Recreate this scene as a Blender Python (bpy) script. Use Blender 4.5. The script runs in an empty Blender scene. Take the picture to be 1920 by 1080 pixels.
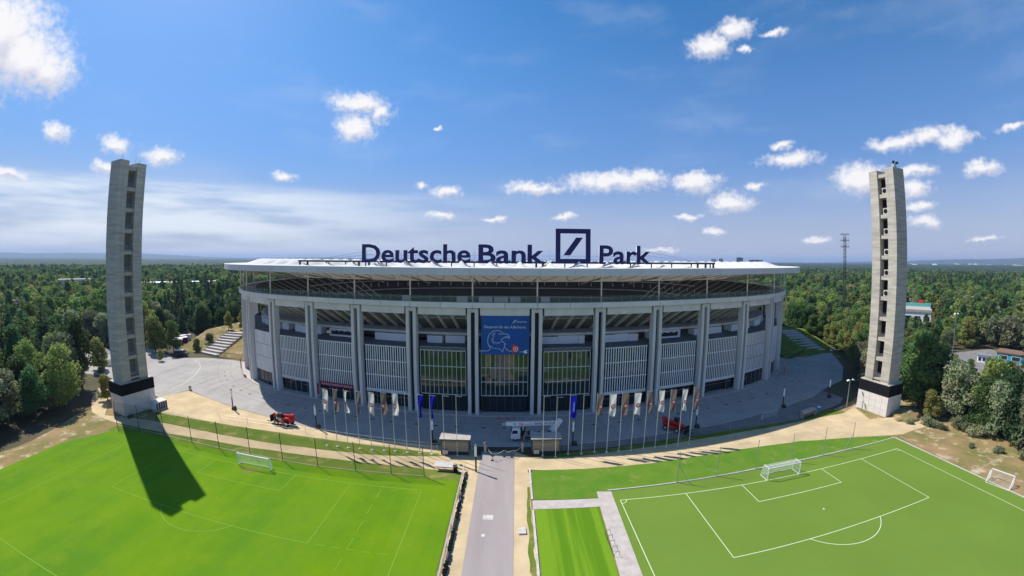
import bpy, bmesh, math, random
from mathutils import Vector, Matrix, noise
import numpy as np
R = math.radians
PI = math.pi
random.seed(11)
sc = bpy.context.scene
col = sc.collection

# ------------------------------------------------------------------ camera
# wide panorama lens (stereographic, 135 degrees across), 39.3 m above the pitches
cd = bpy.data.cameras.new('camera')
cam = bpy.data.objects.new('camera', cd)
col.objects.link(cam)
sc.camera = cam
cam.location = (0, 0, 39.3)
cam.rotation_euler = (PI/2, -0.0065, 0)
cd.type = 'PANO'
cd.panorama_type = 'FISHEYE_LENS_POLYNOMIAL'
cd.sensor_width = 36
cd.fisheye_fov = R(200)
cd.fisheye_polynomial_k0 = 0.0
cd.fisheye_polynomial_k1 = -7.44838137e-02
cd.fisheye_polynomial_k2 = -1.55308891e-05
cd.fisheye_polynomial_k3 = 3.98041664e-05
cd.fisheye_polynomial_k4 = -6.43257879e-07
cd.shift_y = -0.0487
cd.clip_start = 0.1
cd.clip_end = 60000

# ------------------------------------------------------------------ render / exposure
sc.render.engine = 'CYCLES'
sc.cycles.use_denoising = True
sc.cycles.max_bounces = 8
sc.cycles.diffuse_bounces = 3
sc.cycles.glossy_bounces = 3
sc.cycles.transmission_bounces = 6
sc.cycles.transparent_max_bounces = 12
sc.cycles.volume_bounces = 0
sc.view_settings.view_transform = 'Standard'
sc.view_settings.look = 'None'
sc.view_settings.gamma = 1
sc.view_settings.exposure = 0.2

# ------------------------------------------------------------------ sky
SUN_AZ, SUN_EL = R(-58.2), R(50.5)      # azimuth from +Y towards +X
world = bpy.data.worlds.new('World')
sc.world = world
world.use_nodes = True
nt = world.node_tree
nt.nodes.clear()
L = nt.links.new
def N(t, **kw):
    n = nt.nodes.new(t)
    for k, v in kw.items():
        setattr(n, k, v)
    return n
def M(op, a, b=None, c=None, clamp=False):
    n = N('ShaderNodeMath', operation=op, use_clamp=clamp)
    for i, v in enumerate((a, b, c)):
        if v is None: continue
        if isinstance(v, (int, float)): n.inputs[i].default_value = v
        else: L(v, n.inputs[i])
    return n.outputs[0]
def SM(v, a, b):
    n = N('ShaderNodeMapRange', interpolation_type='SMOOTHSTEP')
    L(v, n.inputs[0]); n.inputs[1].default_value = a; n.inputs[2].default_value = b
    n.inputs[3].default_value = 0; n.inputs[4].default_value = 1
    return n.outputs[0]
sky = N('ShaderNodeTexSky', sky_type='NISHITA')
sky.sun_disc = False
sky.sun_elevation = SUN_EL
sky.sun_rotation = SUN_AZ
sky.altitude = 100
sky.air_density = 1.2
sky.dust_density = 0.3
sky.ozone_density = 4.0
tc = N('ShaderNodeTexCoord')
sep = N('ShaderNodeSeparateXYZ'); L(tc.outputs['Generated'], sep.inputs[0])
az = M('MULTIPLY', M('ARCTAN2', sep.outputs[0], sep.outputs[1]), 57.29578)
el = M('MULTIPLY', M('ARCSINE', sep.outputs[2]), 57.29578)
ae = N('ShaderNodeCombineXYZ'); L(az, ae.inputs[0]); L(el, ae.inputs[1])
# domain warp so that the cloud outlines billow
nz = N('ShaderNodeTexNoise'); nz.inputs['Scale'].default_value = 0.33; nz.inputs['Detail'].default_value = 7; nz.inputs['Roughness'].default_value = 0.62
L(ae.outputs[0], nz.inputs['Vector'])
wv = N('ShaderNodeVectorMath', operation='SUBTRACT'); L(nz.outputs['Color'], wv.inputs[0]); wv.inputs[1].default_value = (.5, .5, .5)
ws = N('ShaderNodeVectorMath', operation='MULTIPLY'); L(wv.outputs[0], ws.inputs[0]); ws.inputs[1].default_value = (4.5, 2.6, 0)
wp = N('ShaderNodeVectorMath', operation='ADD'); L(ae.outputs[0], wp.inputs[0]); L(ws.outputs[0], wp.inputs[1])
CL = [(-71.5,23.0,7.0,5.2),(-68.0,20.9,6.2,4.2),(-65.2,20.0,3.6,3.0),(-76,19,8,5),(-62.6,13.6,2.0,1.0),(-55.7,13.2,2.2,1.2),(-49.9,12.8,2.4,1.2),(-56.8,10.4,1.4,0.8),(-67.3,8.4,1.6,0.8),(-33.5,11.1,2.2,0.9),(-23.6,22.0,5.0,1.6),(-23.8,18.7,3.0,2.2),(-20.3,21.0,1.9,1.6),(-11.3,19.0,0.7,0.4),(-9.9,10.0,2.2,1.0),(-13.5,11.2,1.2,0.6),(31.0,29.6,3.5,1.9),(35.2,31.3,3.3,1.5),(40.9,29.7,1.9,0.6),(36.0,28.4,1.2,0.5),(54.2,14.2,3.8,1.0),(58.4,14.5,3.0,1.1),(61.1,13.7,2.1,1.3),(40.9,13.6,4.3,1.1),(39.3,15.4,1.6,0.6),(49.2,10.2,3.3,2.1),(56.1,10.6,2.8,0.9),(55.7,8.6,2.2,1.2),(15.2,11.6,8.6,1.7),(19.6,11.9,3.9,1.5),(27.3,11.1,3.9,1.6),(3.2,10.7,4.7,1.0),(31.7,8.1,3.5,1.6),(63.9,10.3,2.1,0.9),(67.4,14.1,1.9,0.5),(30.1,4.1,1.8,0.6),(43.4,2.7,2.1,0.5),(26.0,6.3,2.0,0.5),(-10.5,6.7,2.1,0.6),(8.0,6.4,1.9,0.6),(-2.8,6.0,1.9,0.5),(56.6,4.8,2.2,0.9),(56.4,6.7,2.2,0.7),(22.1,1.5,3.1,0.5),(35.8,10.2,1.5,0.4),(63.5,2.5,1.7,0.3),
      (95,18,6,3),(120,25,8,4),(-100,16,7,3),(-130,24,6,4),(160,14,9,3),(-165,20,7,3)]
acc = None; acb = None
for (a, e, w, h) in CL:
    s = N('ShaderNodeVectorMath', operation='SUBTRACT'); L(wp.outputs[0], s.inputs[0]); s.inputs[1].default_value = (a, e, 0)
    m = N('ShaderNodeVectorMath', operation='MULTIPLY'); L(s.outputs[0], m.inputs[0]); m.inputs[1].default_value = (1/w, 1/h, 0)
    ln = N('ShaderNodeVectorMath', operation='LENGTH'); L(m.outputs[0], ln.inputs[0])
    acc = ln.outputs['Value'] if acc is None else M('MINIMUM', acc, ln.outputs['Value'])
    s2 = N('ShaderNodeVectorMath', operation='SUBTRACT'); L(wp.outputs[0], s2.inputs[0]); s2.inputs[1].default_value = (a+w*.15, e-h*.5, 0)
    m2 = N('ShaderNodeVectorMath', operation='MULTIPLY'); L(s2.outputs[0], m2.inputs[0]); m2.inputs[1].default_value = (1/w, 1/h, 0)
    l2 = N('ShaderNodeVectorMath', operation='LENGTH'); L(m2.outputs[0], l2.inputs[0])
    acb = l2.outputs['Value'] if acb is None else M('MINIMUM', acb, l2.outputs['Value'])
fz = N('ShaderNodeTexNoise'); fz.inputs['Scale'].default_value = 1.15; fz.inputs['Detail'].default_value = 8; fz.inputs['Roughness'].default_value = .6
L(ae.outputs[0], fz.inputs['Vector'])
base_sh = SM(M('SUBTRACT', acc, acb), -.25, .4)
acc = M('ADD', acc, M('MULTIPLY', M('SUBTRACT', fz.outputs['Fac'], .5), 1.25))
cum = M('SUBTRACT', 1.0, SM(acc, 0.25, 1.28))
# thin high bands on the sunny side, haze bank low over the horizon
bn = N('ShaderNodeTexNoise'); bn.inputs['Scale'].default_value = 1.0; bn.inputs['Detail'].default_value = 6
bm_ = N('ShaderNodeVectorMath', operation='MULTIPLY'); L(ae.outputs[0], bm_.inputs[0]); bm_.inputs[1].default_value = (.055, .42, 0)
L(bm_.outputs[0], bn.inputs['Vector'])
band = M('MULTIPLY', SM(bn.outputs['Fac'], .33, .60), M('MULTIPLY', SM(el, -1.5, 4.5), M('SUBTRACT', 1, SM(el, 8.2, 10.5))))
band = M('MULTIPLY', band, M('MULTIPLY', M('SUBTRACT', 1, SM(az, -48, 8)), .85))
cir = N('ShaderNodeTexNoise'); cir.inputs['Scale'].default_value = 1.0; cir.inputs['Detail'].default_value = 5
cm = N('ShaderNodeVectorMath', operation='MULTIPLY'); L(wp.outputs[0], cm.inputs[0]); cm.inputs[1].default_value = (.05, .16, 0)
L(cm.outputs[0], cir.inputs['Vector'])
cirr = M('MULTIPLY', SM(cir.outputs['Fac'], .48, .8), .16)
low = M('MULTIPLY', M('SUBTRACT', 1, SM(el, -1, 15)), .72)
mid = M('MULTIPLY', M('SUBTRACT', 1, SM(el, 2, 40)), .70)
shade = N('ShaderNodeTexNoise'); shade.inputs['Scale'].default_value = .55; shade.inputs['Detail'].default_value = 4
L(ae.outputs[0], shade.inputs['Vector'])
cc = N('ShaderNodeMix', data_type='RGBA')
L(M('SUBTRACT', 1, M('MULTIPLY', base_sh, M('ADD', .35, M('MULTIPLY', shade.outputs['Fac'], .9))), clamp=True), cc.inputs[0])
cc.inputs[6].default_value = (5.7, 5.8, 6.7, 1); cc.inputs[7].default_value = (8.4, 8.3, 8.5, 1)
def over(base, mask, colr):
    n = N('ShaderNodeMix', data_type='RGBA'); L(mask, n.inputs[0]); L(base, n.inputs[6])
    if isinstance(colr, tuple): n.inputs[7].default_value = colr
    else: L(colr, n.inputs[7])
    return n.outputs[2]
hs = N('ShaderNodeHueSaturation'); hs.inputs['Saturation'].default_value = 1.30; hs.inputs['Value'].default_value = 1.22
L(sky.outputs[0], hs.inputs['Color'])
c = over(hs.outputs[0], mid, (1.45, 2.45, 5.8, 1))
c = over(c, low, (4.5, 4.85, 6.1, 1))
c = over(c, cirr, (6.5, 7.2, 8.2, 1))
c = over(c, band, (7.4, 8.0, 8.7, 1))
c = over(c, cum, cc.outputs[2])
bg = N('ShaderNodeBackground'); bg.inputs['Strength'].default_value = 0.10
L(c, bg.inputs['Color'])
out = N('ShaderNodeOutputWorld'); L(bg.outputs[0], out.inputs[0])

# ------------------------------------------------------------------ sun
sd = bpy.data.lights.new('sun', 'SUN')
sd.energy = 5.0
sd.angle = R(0.53)
sd.color = (1.0, 0.95, 0.87)
sun = bpy.data.objects.new('sun', sd)
col.objects.link(sun)
to_sun = Vector((math.sin(SUN_AZ)*math.cos(SUN_EL), math.cos(SUN_AZ)*math.cos(SUN_EL), math.sin(SUN_EL)))
sun.rotation_euler = to_sun.to_track_quat('Z', 'Y').to_euler()
sun.location = (-60, 40, 120)

# ------------------------------------------------------------------ helpers
def tag(o, label=None, cat=None, group=None, kind=None):
    if label: o['label'] = label
    if cat: o['category'] = cat
    if group: o['group'] = group
    if kind: o['kind'] = kind
    return o
def empty(name, loc=(0, 0, 0), rz=0, label=None, cat=None, group=None):
    o = bpy.data.objects.new(name, None)
    o.empty_display_size = .5
    col.objects.link(o); o.location = loc; o.rotation_euler = (0, 0, rz)
    return tag(o, label, cat, group)
def link(name, me, parent=None, loc=(0, 0, 0), rz=0):
    o = bpy.data.objects.new(name, me)
    col.objects.link(o); o.location = loc; o.rotation_euler = (0, 0, rz)
    if parent: o.parent = parent
    return o
def copy_tree(o, parent=None):
    c = o.copy(); col.objects.link(c); c.parent = parent
    for ch in o.children: copy_tree(ch, c)
    return c

class MB:
    def __init__(s): s.v = []; s.f = []
    def add(s, vs, fs):
        b = len(s.v); s.v += [tuple(v) for v in vs]; s.f += [tuple(b+i for i in f) for f in fs]; return s
    def box(s, c, d, rz=0, ry=0, rx=0):
        m = Matrix.Translation(c) @ Matrix.Rotation(rz, 4, 'Z') @ Matrix.Rotation(ry, 4, 'Y') @ Matrix.Rotation(rx, 4, 'X')
        x, y, z = d[0]/2, d[1]/2, d[2]/2
        vs = [m @ Vector(p) for p in ((-x,-y,-z),(x,-y,-z),(x,y,-z),(-x,y,-z),(-x,-y,z),(x,-y,z),(x,y,z),(-x,y,z))]
        return s.add(vs, [(0,3,2,1),(4,5,6,7),(0,1,5,4),(1,2,6,5),(2,3,7,6),(3,0,4,7)])
    def tube(s, p, q, r, r2=None, n=8, cap=True):
        p, q = Vector(p), Vector(q); r2 = r if r2 is None else r2
        d = (q-p).normalized(); a = d.orthogonal().normalized(); b = d.cross(a)
        vs = []
        for k in range(n):
            t = 2*PI*k/n; o = a*math.cos(t)+b*math.sin(t)
            vs += [p+o*r, q+o*r2]
        fs = [(2*k, 2*((k+1) % n), 2*((k+1) % n)+1, 2*k+1) for k in range(n)]
        if cap: fs += [tuple(2*k for k in reversed(range(n))), tuple(2*k+1 for k in range(n))]
        return s.add(vs, fs)
    def prism(s, pts, z0, z1, m=None):        # polygon (x,y) extruded in z
        n = len(pts); m = m or Matrix()
        vs = [m @ Vector((x, y, z0)) for x, y in pts]+[m @ Vector((x, y, z1)) for x, y in pts]
        fs = [tuple(reversed(range(n))), tuple(range(n, 2*n))]+[(k, (k+1) % n, n+(k+1) % n, n+k) for k in range(n)]
        return s.add(vs, fs)
    def quad(s, a, b, c, d): return s.add([a, b, c, d], [(0, 1, 2, 3)])
    def mesh(s, name, mat, smooth=False):
        me = bpy.data.meshes.new(name); me.from_pydata(s.v, [], s.f); me.update()
        if mat: me.materials.append(mat)
        if smooth:
            for p in me.polygons: p.use_smooth = True
        return me
    def build(s, name, mat, parent=None, loc=(0, 0, 0), rz=0, smooth=False):
        return link(name, s.mesh(name, mat, smooth), parent, loc, rz)

# ------------------------------------------------------------------ materials
def newmat(name):
    m = bpy.data.materials.new(name); m.use_nodes = True
    t = m.node_tree
    return m, t, t.nodes['Principled BSDF']
def mat(name, c, rough=.8, var=.0, scale=1., metal=0., stretch=(1, 1, 1), c2=None, bump=0., bscale=None, detail=5, spec=.3, lo=.35, hi=.65, rnd=0.):
    m, t, b = newmat(name)
    b.inputs['Base Color'].default_value = (*c, 1); b.inputs['Roughness'].default_value = rough
    b.inputs['Metallic'].default_value = metal; b.inputs['Specular IOR Level'].default_value = spec
    tcn = t.nodes.new('ShaderNodeTexCoord'); mp = t.nodes.new('ShaderNodeMapping'); mp.inputs['Scale'].default_value = stretch
    t.links.new(tcn.outputs['Object'], mp.inputs[0])
    src = None
    if var or c2:
        nzz = t.nodes.new('ShaderNodeTexNoise'); nzz.inputs['Scale'].default_value = scale; nzz.inputs['Detail'].default_value = detail; nzz.inputs['Roughness'].default_value = .6
        t.links.new(mp.outputs[0], nzz.inputs['Vector'])
        rp = t.nodes.new('ShaderNodeMapRange'); rp.inputs[1].default_value = lo; rp.inputs[2].default_value = hi
        t.links.new(nzz.outputs['Fac'], rp.inputs[0])
        mx = t.nodes.new('ShaderNodeMix'); mx.data_type = 'RGBA'
        ca = c2 if c2 else tuple(x*(1-var) for x in c); cb = c if c2 else tuple(min(1, x*(1+var)) for x in c)
        mx.inputs[6].default_value = (*ca, 1); mx.inputs[7].default_value = (*cb, 1)
        t.links.new(rp.outputs[0], mx.inputs[0]); src = mx.outputs[2]
    if rnd:
        oi = t.nodes.new('ShaderNodeObjectInfo'); h = t.nodes.new('ShaderNodeHueSaturation')
        r2 = t.nodes.new('ShaderNodeMapRange'); r2.inputs[3].default_value = 1-rnd; r2.inputs[4].default_value = 1+rnd
        t.links.new(oi.outputs['Random'], r2.inputs[0]); t.links.new(r2.outputs[0], h.inputs['Value'])
        if src: t.links.new(src, h.inputs['Color'])
        else: h.inputs['Color'].default_value = (*c, 1)
        src = h.outputs[0]
    if src: t.links.new(src, b.inputs['Base Color'])
    if bump:
        n2 = t.nodes.new('ShaderNodeTexNoise'); n2.inputs['Scale'].default_value = bscale or scale*4; n2.inputs['Detail'].default_value = 6
        t.links.new(mp.outputs[0], n2.inputs['Vector'])
        bp = t.nodes.new('ShaderNodeBump'); bp.inputs['Strength'].default_value = bump; bp.inputs['Distance'].default_value = .1
        t.links.new(n2.outputs['Fac'], bp.inputs['Height']); t.links.new(bp.outputs[0], b.inputs['Normal'])
    return m
def addstain(m, c, scale, lo, hi, stretch=(1, 1, 1), amount=1.):
    """second noise layer mixed over the base colour (wear, dry patches)"""
    t = m.node_tree; b = t.nodes['Principled BSDF']
    old = b.inputs['Base Color'].links[0].from_socket if b.inputs['Base Color'].links else None
    tcn = t.nodes.new('ShaderNodeTexCoord'); mp = t.nodes.new('ShaderNodeMapping'); mp.inputs['Scale'].default_value = stretch
    mp.inputs['Location'].default_value = (13.1, 7.7, 3.3)
    t.links.new(tcn.outputs['Object'], mp.inputs[0])
    nn = t.nodes.new('ShaderNodeTexNoise'); nn.inputs['Scale'].default_value = scale; nn.inputs['Detail'].default_value = 6; nn.inputs['Roughness'].default_value = .65
    t.links.new(mp.outputs[0], nn.inputs['Vector'])
    rp = t.nodes.new('ShaderNodeMapRange'); rp.inputs[1].default_value = lo; rp.inputs[2].default_value = hi; rp.inputs[4].default_value = amount
    t.links.new(nn.outputs['Fac'], rp.inputs[0])
    mx = t.nodes.new('ShaderNodeMix'); mx.data_type = 'RGBA'
    t.links.new(rp.outputs[0], mx.inputs[0])
    if old: t.links.new(old, mx.inputs[6])
    else: mx.inputs[6].default_value = b.inputs['Base Color'].default_value
    mx.inputs[7].default_value = (*c, 1)
    t.links.new(mx.outputs[2], b.inputs['Base Color'])
    return m
def leafmat(name, c, c2, rnd=.38):
    m = bpy.data.materials.new(name); m.use_nodes = True; t = m.node_tree; t.nodes.clear()
    o = t.nodes.new('ShaderNodeOutputMaterial'); d = t.nodes.new('ShaderNodeBsdfDiffuse'); tr = t.nodes.new('ShaderNodeBsdfTranslucent')
    mx = t.nodes.new('ShaderNodeMixShader'); mx.inputs[0].default_value = .48
    tcn = t.nodes.new('ShaderNodeTexCoord'); nn = t.nodes.new('ShaderNodeTexNoise'); nn.inputs['Scale'].default_value = .55; nn.inputs['Detail'].default_value = 3
    t.links.new(tcn.outputs['Object'], nn.inputs['Vector'])
    rp = t.nodes.new('ShaderNodeMapRange'); rp.inputs[1].default_value = .35; rp.inputs[2].default_value = .65; t.links.new(nn.outputs['Fac'], rp.inputs[0])
    cmx = t.nodes.new('ShaderNodeMix'); cmx.data_type = 'RGBA'; cmx.inputs[6].default_value = (*c, 1); cmx.inputs[7].default_value = (*c2, 1); t.links.new(rp.outputs[0], cmx.inputs[0])
    oi = t.nodes.new('ShaderNodeObjectInfo'); h = t.nodes.new('ShaderNodeHueSaturation')
    r1 = t.nodes.new('ShaderNodeMapRange'); r1.inputs[3].default_value = 1-rnd; r1.inputs[4].default_value = 1+rnd; t.links.new(oi.outputs['Random'], r1.inputs[0])
    ml = t.nodes.new('ShaderNodeMath'); ml.operation = 'MULTIPLY'; ml.inputs[1].default_value = 7.31; t.links.new(oi.outputs['Random'], ml.inputs[0])
    fr = t.nodes.new('ShaderNodeMath'); fr.operation = 'FRACT'; t.links.new(ml.outputs[0], fr.inputs[0])
    r2 = t.nodes.new('ShaderNodeMapRange'); r2.inputs[3].default_value = .445; r2.inputs[4].default_value = .52; t.links.new(fr.outputs[0], r2.inputs[0])
    h.inputs['Saturation'].default_value = .92; t.links.new(r1.outputs[0], h.inputs['Value']); t.links.new(r2.outputs[0], h.inputs['Hue']); t.links.new(cmx.outputs[2], h.inputs['Color'])
    t.links.new(h.outputs[0], d.inputs['Color']); t.links.new(h.outputs[0], tr.inputs['Color'])
    t.links.new(d.outputs[0], mx.inputs[1]); t.links.new(tr.outputs[0], mx.inputs[2]); t.links.new(mx.outputs[0], o.inputs[0])
    return m
def glass(name, c, rough=.03, spec=.9):
    m, t, b = newmat(name)
    b.inputs['Base Color'].default_value = (*c, 1); b.inputs['Roughness'].default_value = rough; b.inputs['Specular IOR Level'].default_value = spec; b.inputs['IOR'].default_value = 1.5
    return m
def clear(name, c, alpha, rough=.1):
    m, t, b = newmat(name)
    b.inputs['Base Color'].default_value = (*c, 1); b.inputs['Alpha'].default_value = alpha; b.inputs['Roughness'].default_value = rough
    return m
def fabric(name, c, trans):
    m = bpy.data.materials.new(name); m.use_nodes = True; t = m.node_tree; t.nodes.clear()
    o = t.nodes.new('ShaderNodeOutputMaterial'); d = t.nodes.new('ShaderNodeBsdfDiffuse'); tr = t.nodes.new('ShaderNodeBsdfTranslucent'); mx = t.nodes.new('ShaderNodeMixShader')
    d.inputs[0].default_value = (*c, 1); tr.inputs[0].default_value = (*c, 1); mx.inputs[0].default_value = trans
    t.links.new(d.outputs[0], mx.inputs[1]); t.links.new(tr.outputs[0], mx.inputs[2]); t.links.new(mx.outputs[0], o.inputs[0])
    return m
m_floor = mat('forest_floor', (.055, .06, .025), .95, c2=(.11, .085, .045), scale=.05)
m_asph = addstain(mat('plaza_asphalt', (.385, .36, .335), .9, spec=.06, var=.1, scale=.09, bump=.15, bscale=6), (.29, .275, .265), .35, .5, .75, amount=.5)
m_road = addstain(mat('road_asphalt', (.345, .30, .285), .9, spec=.06, var=.1, scale=.25, stretch=(1, .12, 1), bump=.15, bscale=8), (.38, .35, .33), .6, .52, .8, stretch=(1.6, .15, 1), amount=.6)
m_strip = mat('edge_asphalt', (.22, .2, .19), .92, var=.15, scale=.3)
m_sand = addstain(mat('sand', (.55, .43, .26), .95, spec=.06, var=.14, scale=.18, bump=.3, bscale=3), (.46, .36, .22), .7, .52, .75, amount=.6)
m_dirt = addstain(mat('dry_ground', (.33, .22, .115), .95, spec=.06, c2=(.17, .165, .055), scale=.13, bump=.4, bscale=2), (.50, .41, .28), .28, .54, .66)
m_verge = addstain(mat('verge_grass', (.10, .17, .022), .95, spec=.06, c2=(.16, .19, .035), scale=.22, bump=.5, bscale=5), (.33, .26, .11), .33, .54, .70)
m_lawn = addstain(mat('rough_lawn', (.085, .20, .018), .95, spec=.06, c2=(.13, .22, .025), scale=.3, bump=.6, bscale=4), (.30, .27, .10), .42, .58, .74, amount=.8)
m_pitch = addstain(mat('pitch_grass', (.10, .218, .005), .95, spec=.06, c2=(.138, .252, .006), scale=.12, bump=.3, bscale=6), (.082, .195, .012), .055, .47, .66, amount=.85)
addstain(m_pitch, (.17, .265, .012), .19, .55, .75, amount=.6)
addstain(m_pitch, (.085, .19, .006), 1.3, .5, .8, amount=.5)
addstain(m_pitch, (.15, .265, .010), .22, .47, .56, stretch=(1, .02, 1), amount=.3)
addstain(m_pitch, (.22, .25, .04), .5, .66, .78, amount=.6)
addstain(m_asph, (.25, .24, .235), .5, .56, .62, stretch=(1, .12, 1), amount=.35)
addstain(m_sand, (.40, .31, .18), .9, .6, .7, stretch=(.25, 1, 1), amount=.5)
m_stripe = mat('striped_lawn', (.095, .21, .010), .95, spec=.06, c2=(.155, .285, .016), scale=.45, lo=.45, hi=.55, stretch=(1, .03, 1), bump=.3, bscale=6)
m_turf = addstain(mat('artificial_turf', (.138, .222, .033), .9, spec=.06, var=.05, scale=.06), (.135, .225, .042), .15, .5, .8, amount=.6)
addstain(m_turf, (.15, .225, .045), 2.2, .5, .8, amount=.4)
m_line = mat('line_paint', (.62, .70, .47), .8)
m_fline = mat('faded_line', (.175, .315, .025), .9)
m_pave = mat('concrete_paving', (.47, .42, .38), .9, var=.12, scale=.8, bump=.2)
m_kerb = mat('kerb_stone', (.52, .49, .44), .85, var=.12, scale=1.5, rnd=.1)
m_conc = addstain(mat('board_concrete', (.57, .52, .445), .85, c2=(.34, .31, .265), scale=1.0, detail=9, lo=.3, hi=.68, stretch=(.2, .2, 1.9), bump=.25, bscale=3), (.30, .275, .24), .5, .55, .75, stretch=(1.6, 1.6, .12), amount=.55)
m_white_block = addstain(mat('white_plinth', (.66, .63, .60), .8, var=.06, scale=.6), (.5, .47, .44), .5, .55, .8, stretch=(1, 1, .25), amount=.5)
m_column = mat('column_concrete', (.66, .645, .62), .8, var=.1, scale=.5, stretch=(1, 1, .2))
m_beam = mat('beam_concrete', (.70, .68, .65), .8, var=.1, scale=.4, stretch=(1, 1, .3))
m_parapet = mat('parapet_metal', (.68, .69, .71), .5, var=.06, scale=.3, metal=.2, rnd=.05)
m_fascia = mat('fascia_metal', (.62, .63, .64), .45, metal=.25, rnd=.05)
m_memb = fabric('roof_membrane', (.86, .85, .83), .3)
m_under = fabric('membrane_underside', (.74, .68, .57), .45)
m_fin = mat('light_fin', (.86, .87, .89), .5, rnd=.06)
m_panel = mat('white_panel', (.66, .67, .67), .55, var=.04, scale=.3, rnd=.05)
m_whitewall = mat('kiosk_white', (.88, .88, .89), .6, rnd=.04)
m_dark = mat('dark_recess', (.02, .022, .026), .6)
m_darkglass = glass('dark_glass', (.012, .02, .028), .05, .5)
m_pane = glass('facade_glass', (.010, .03, .024), .02, .35)
m_pane.node_tree.nodes['Principled BSDF'].inputs['IOR'].default_value = 1.95
m_mull = mat('mullion', (.66, .66, .64), .45)
m_steel = mat('grey_steel', (.42, .43, .44), .45, metal=.5)
m_pole = mat('pale_pole', (.66, .66, .63), .4, metal=.2)
m_darksteel = mat('dark_steel', (.045, .05, .055), .5, metal=.3)
m_black = mat('black', (.012, .012, .014), .8, spec=.1)
m_rubber = mat('rubber', (.02, .02, .02), .85)
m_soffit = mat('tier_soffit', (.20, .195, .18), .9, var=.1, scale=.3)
m_seat = mat('dark_seats', (.014, .015, .018), .9, c2=(.008, .008, .01), scale=2)
m_aisle = mat('aisle_concrete', (.33, .32, .30), .8)
m_floorc = mat('terrace_floor', (.16, .165, .17), .85, var=.08, scale=.4)
m_rail = clear('rail_glass', (.16, .26, .25), .22, .08)
m_navy = mat('sign_navy', (.007, .009, .085), .35)
m_signside = mat('sign_return', (.62, .64, .68), .4)
m_banner = mat('banner_blue', (.008, .09, .34), .6, var=.12, scale=.18)
m_print = mat('white_print', (.72, .77, .80), .6)
m_red = mat('red_paint', (.52, .018, .022), .35, spec=.5)
m_crimson = mat('crimson_sign', (.33, .012, .06), .5)
m_flagw = fabric('flag_white', (.80, .79, .78), .5)
m_flagb = fabric('flag_brown', (.21, .165, .15), .5)
m_flagblue = fabric('flag_blue', (.012, .018, .42), .5)
m_crest = mat('crest_red', (.72, .035, .035), .6)
m_crestw = mat('crest_white', (.8, .75, .74), .6)
m_truckw = mat('truck_white', (.78, .79, .80), .3, spec=.5)
m_net = clear('netting', (.03, .05, .03), .22, .9)
m_netw = mat('white_net', (.75, .77, .77), .8)
m_greenframe = mat('green_frame', (.07, .10, .09), .5)
m_wood = mat('weathered_wood', (.36, .30, .21), .85, c2=(.26, .22, .16), scale=1, stretch=(.3, .3, 7), rnd=.12)
m_roofgrey = mat('grey_roofing', (.42, .385, .35), .85, var=.12, scale=.8)
m_trunk = mat('bark', (.12, .09, .065), .9, var=.2, scale=2)
m_tblue = mat('turquoise', (.03, .30, .42), .6)
m_teal = mat('teal_roof', (.12, .42, .38), .6)
m_gold = mat('brown_roof', (.22, .13, .09), .8)
m_signboard = mat('sign_dark_blue', (.025, .03, .05), .5)
m_hill = mat('hill_forest', (.05, .075, .035), .95, c2=(.10, .11, .06), scale=.004)
LEAF = [leafmat('leaf_mid', (0.121, 0.255, 0.050), (0.229, 0.310, 0.082)), leafmat('leaf_dark', (0.071, 0.157, 0.050), (0.135, 0.242, 0.069)),
        leafmat('leaf_yellow', (0.296, 0.310, 0.063), (0.310, 0.310, 0.093)), leafmat('leaf_grey', (0.188, 0.279, 0.126), (0.310, 0.310, 0.187)),
        leafmat('needle_dark', (0.048, 0.107, 0.050), (0.080, 0.157, 0.063), .2), leafmat('leaf_rust', (0.310, 0.194, 0.093), (0.310, 0.310, 0.158)), leafmat('leaf_fresh', (0.188, 0.310, 0.057), (0.296, 0.310, 0.093), .15)]

# ------------------------------------------------------------------ ground
def wob(pts, amp=.35, step=2., seed=0):
    o = []
    n = len(pts)
    for i in range(n):
        a, b = Vector((*pts[i], 0)), Vector((*pts[(i+1) % n], 0))
        k = max(1, int((b-a).length/step))
        for j in range(k):
            p = a.lerp(b, j/k)
            v = noise.noise_vector(Vector((p.x*.35+seed*9.1, p.y*.35, seed)))
            o.append((p.x+v.x*amp, p.y+v.y*amp))
    return o
def sheet(name, pts, z, m, parent=None, kind='structure'):
    o = MB().add([(x, y, z) for x, y in pts], [tuple(range(len(pts)))]).build(name, m, parent)
    if kind and parent is None: tag(o, kind=kind)
    return o
sheet('ground', [(-16000, -600), (16000, -600), (16000, 16000), (-16000, 16000)], 0, m_floor)
# dry open ground under everything near the stadium
sheet('bare_ground', wob([(-104, 5), (112, 5), (112, 38), (111, 46), (113, 58), (114, 70), (120, 92), (60, 70), (-60, 60), (-110, 80), (-108, 60), (-102, 45)], .6), .02, m_dirt)
plaza = [(-156, 84), (-135, 87.2), (-99, 81), (-95.6, 89.8), (-82.4, 86), (-71.9, 83.4), (-60.7, 81.1), (-43.6, 77.8), (-30.9, 76.2), (-15.3, 75.5), (-7.6, 75.2), (4.7, 75.4), (16.3, 76.4), (28.7, 77.9), (42.5, 79.9), (54.8, 81.6), (71.3, 85.4), (88, 90.2), (99, 96), (110, 100), (124, 113), (132, 124), (138, 134), (118, 136), (106, 134), (80, 150), (-80, 150), (-104, 126), (-121, 123.5), (-131, 118), (-147, 123), (-160, 126), (-174, 115), (-192, 106), (-200, 100), (-176, 96)]
sheet('plaza', plaza, .05, m_asph)
ap = [(-106.5, 81.5), (-104.2, 83.2), (-101.9, 88.0), (-102.3, 94.3), (-105.8, 102.7), (-110.9, 110.9), (-116.4, 116.1), (-121.8, 118.2)]
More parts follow.
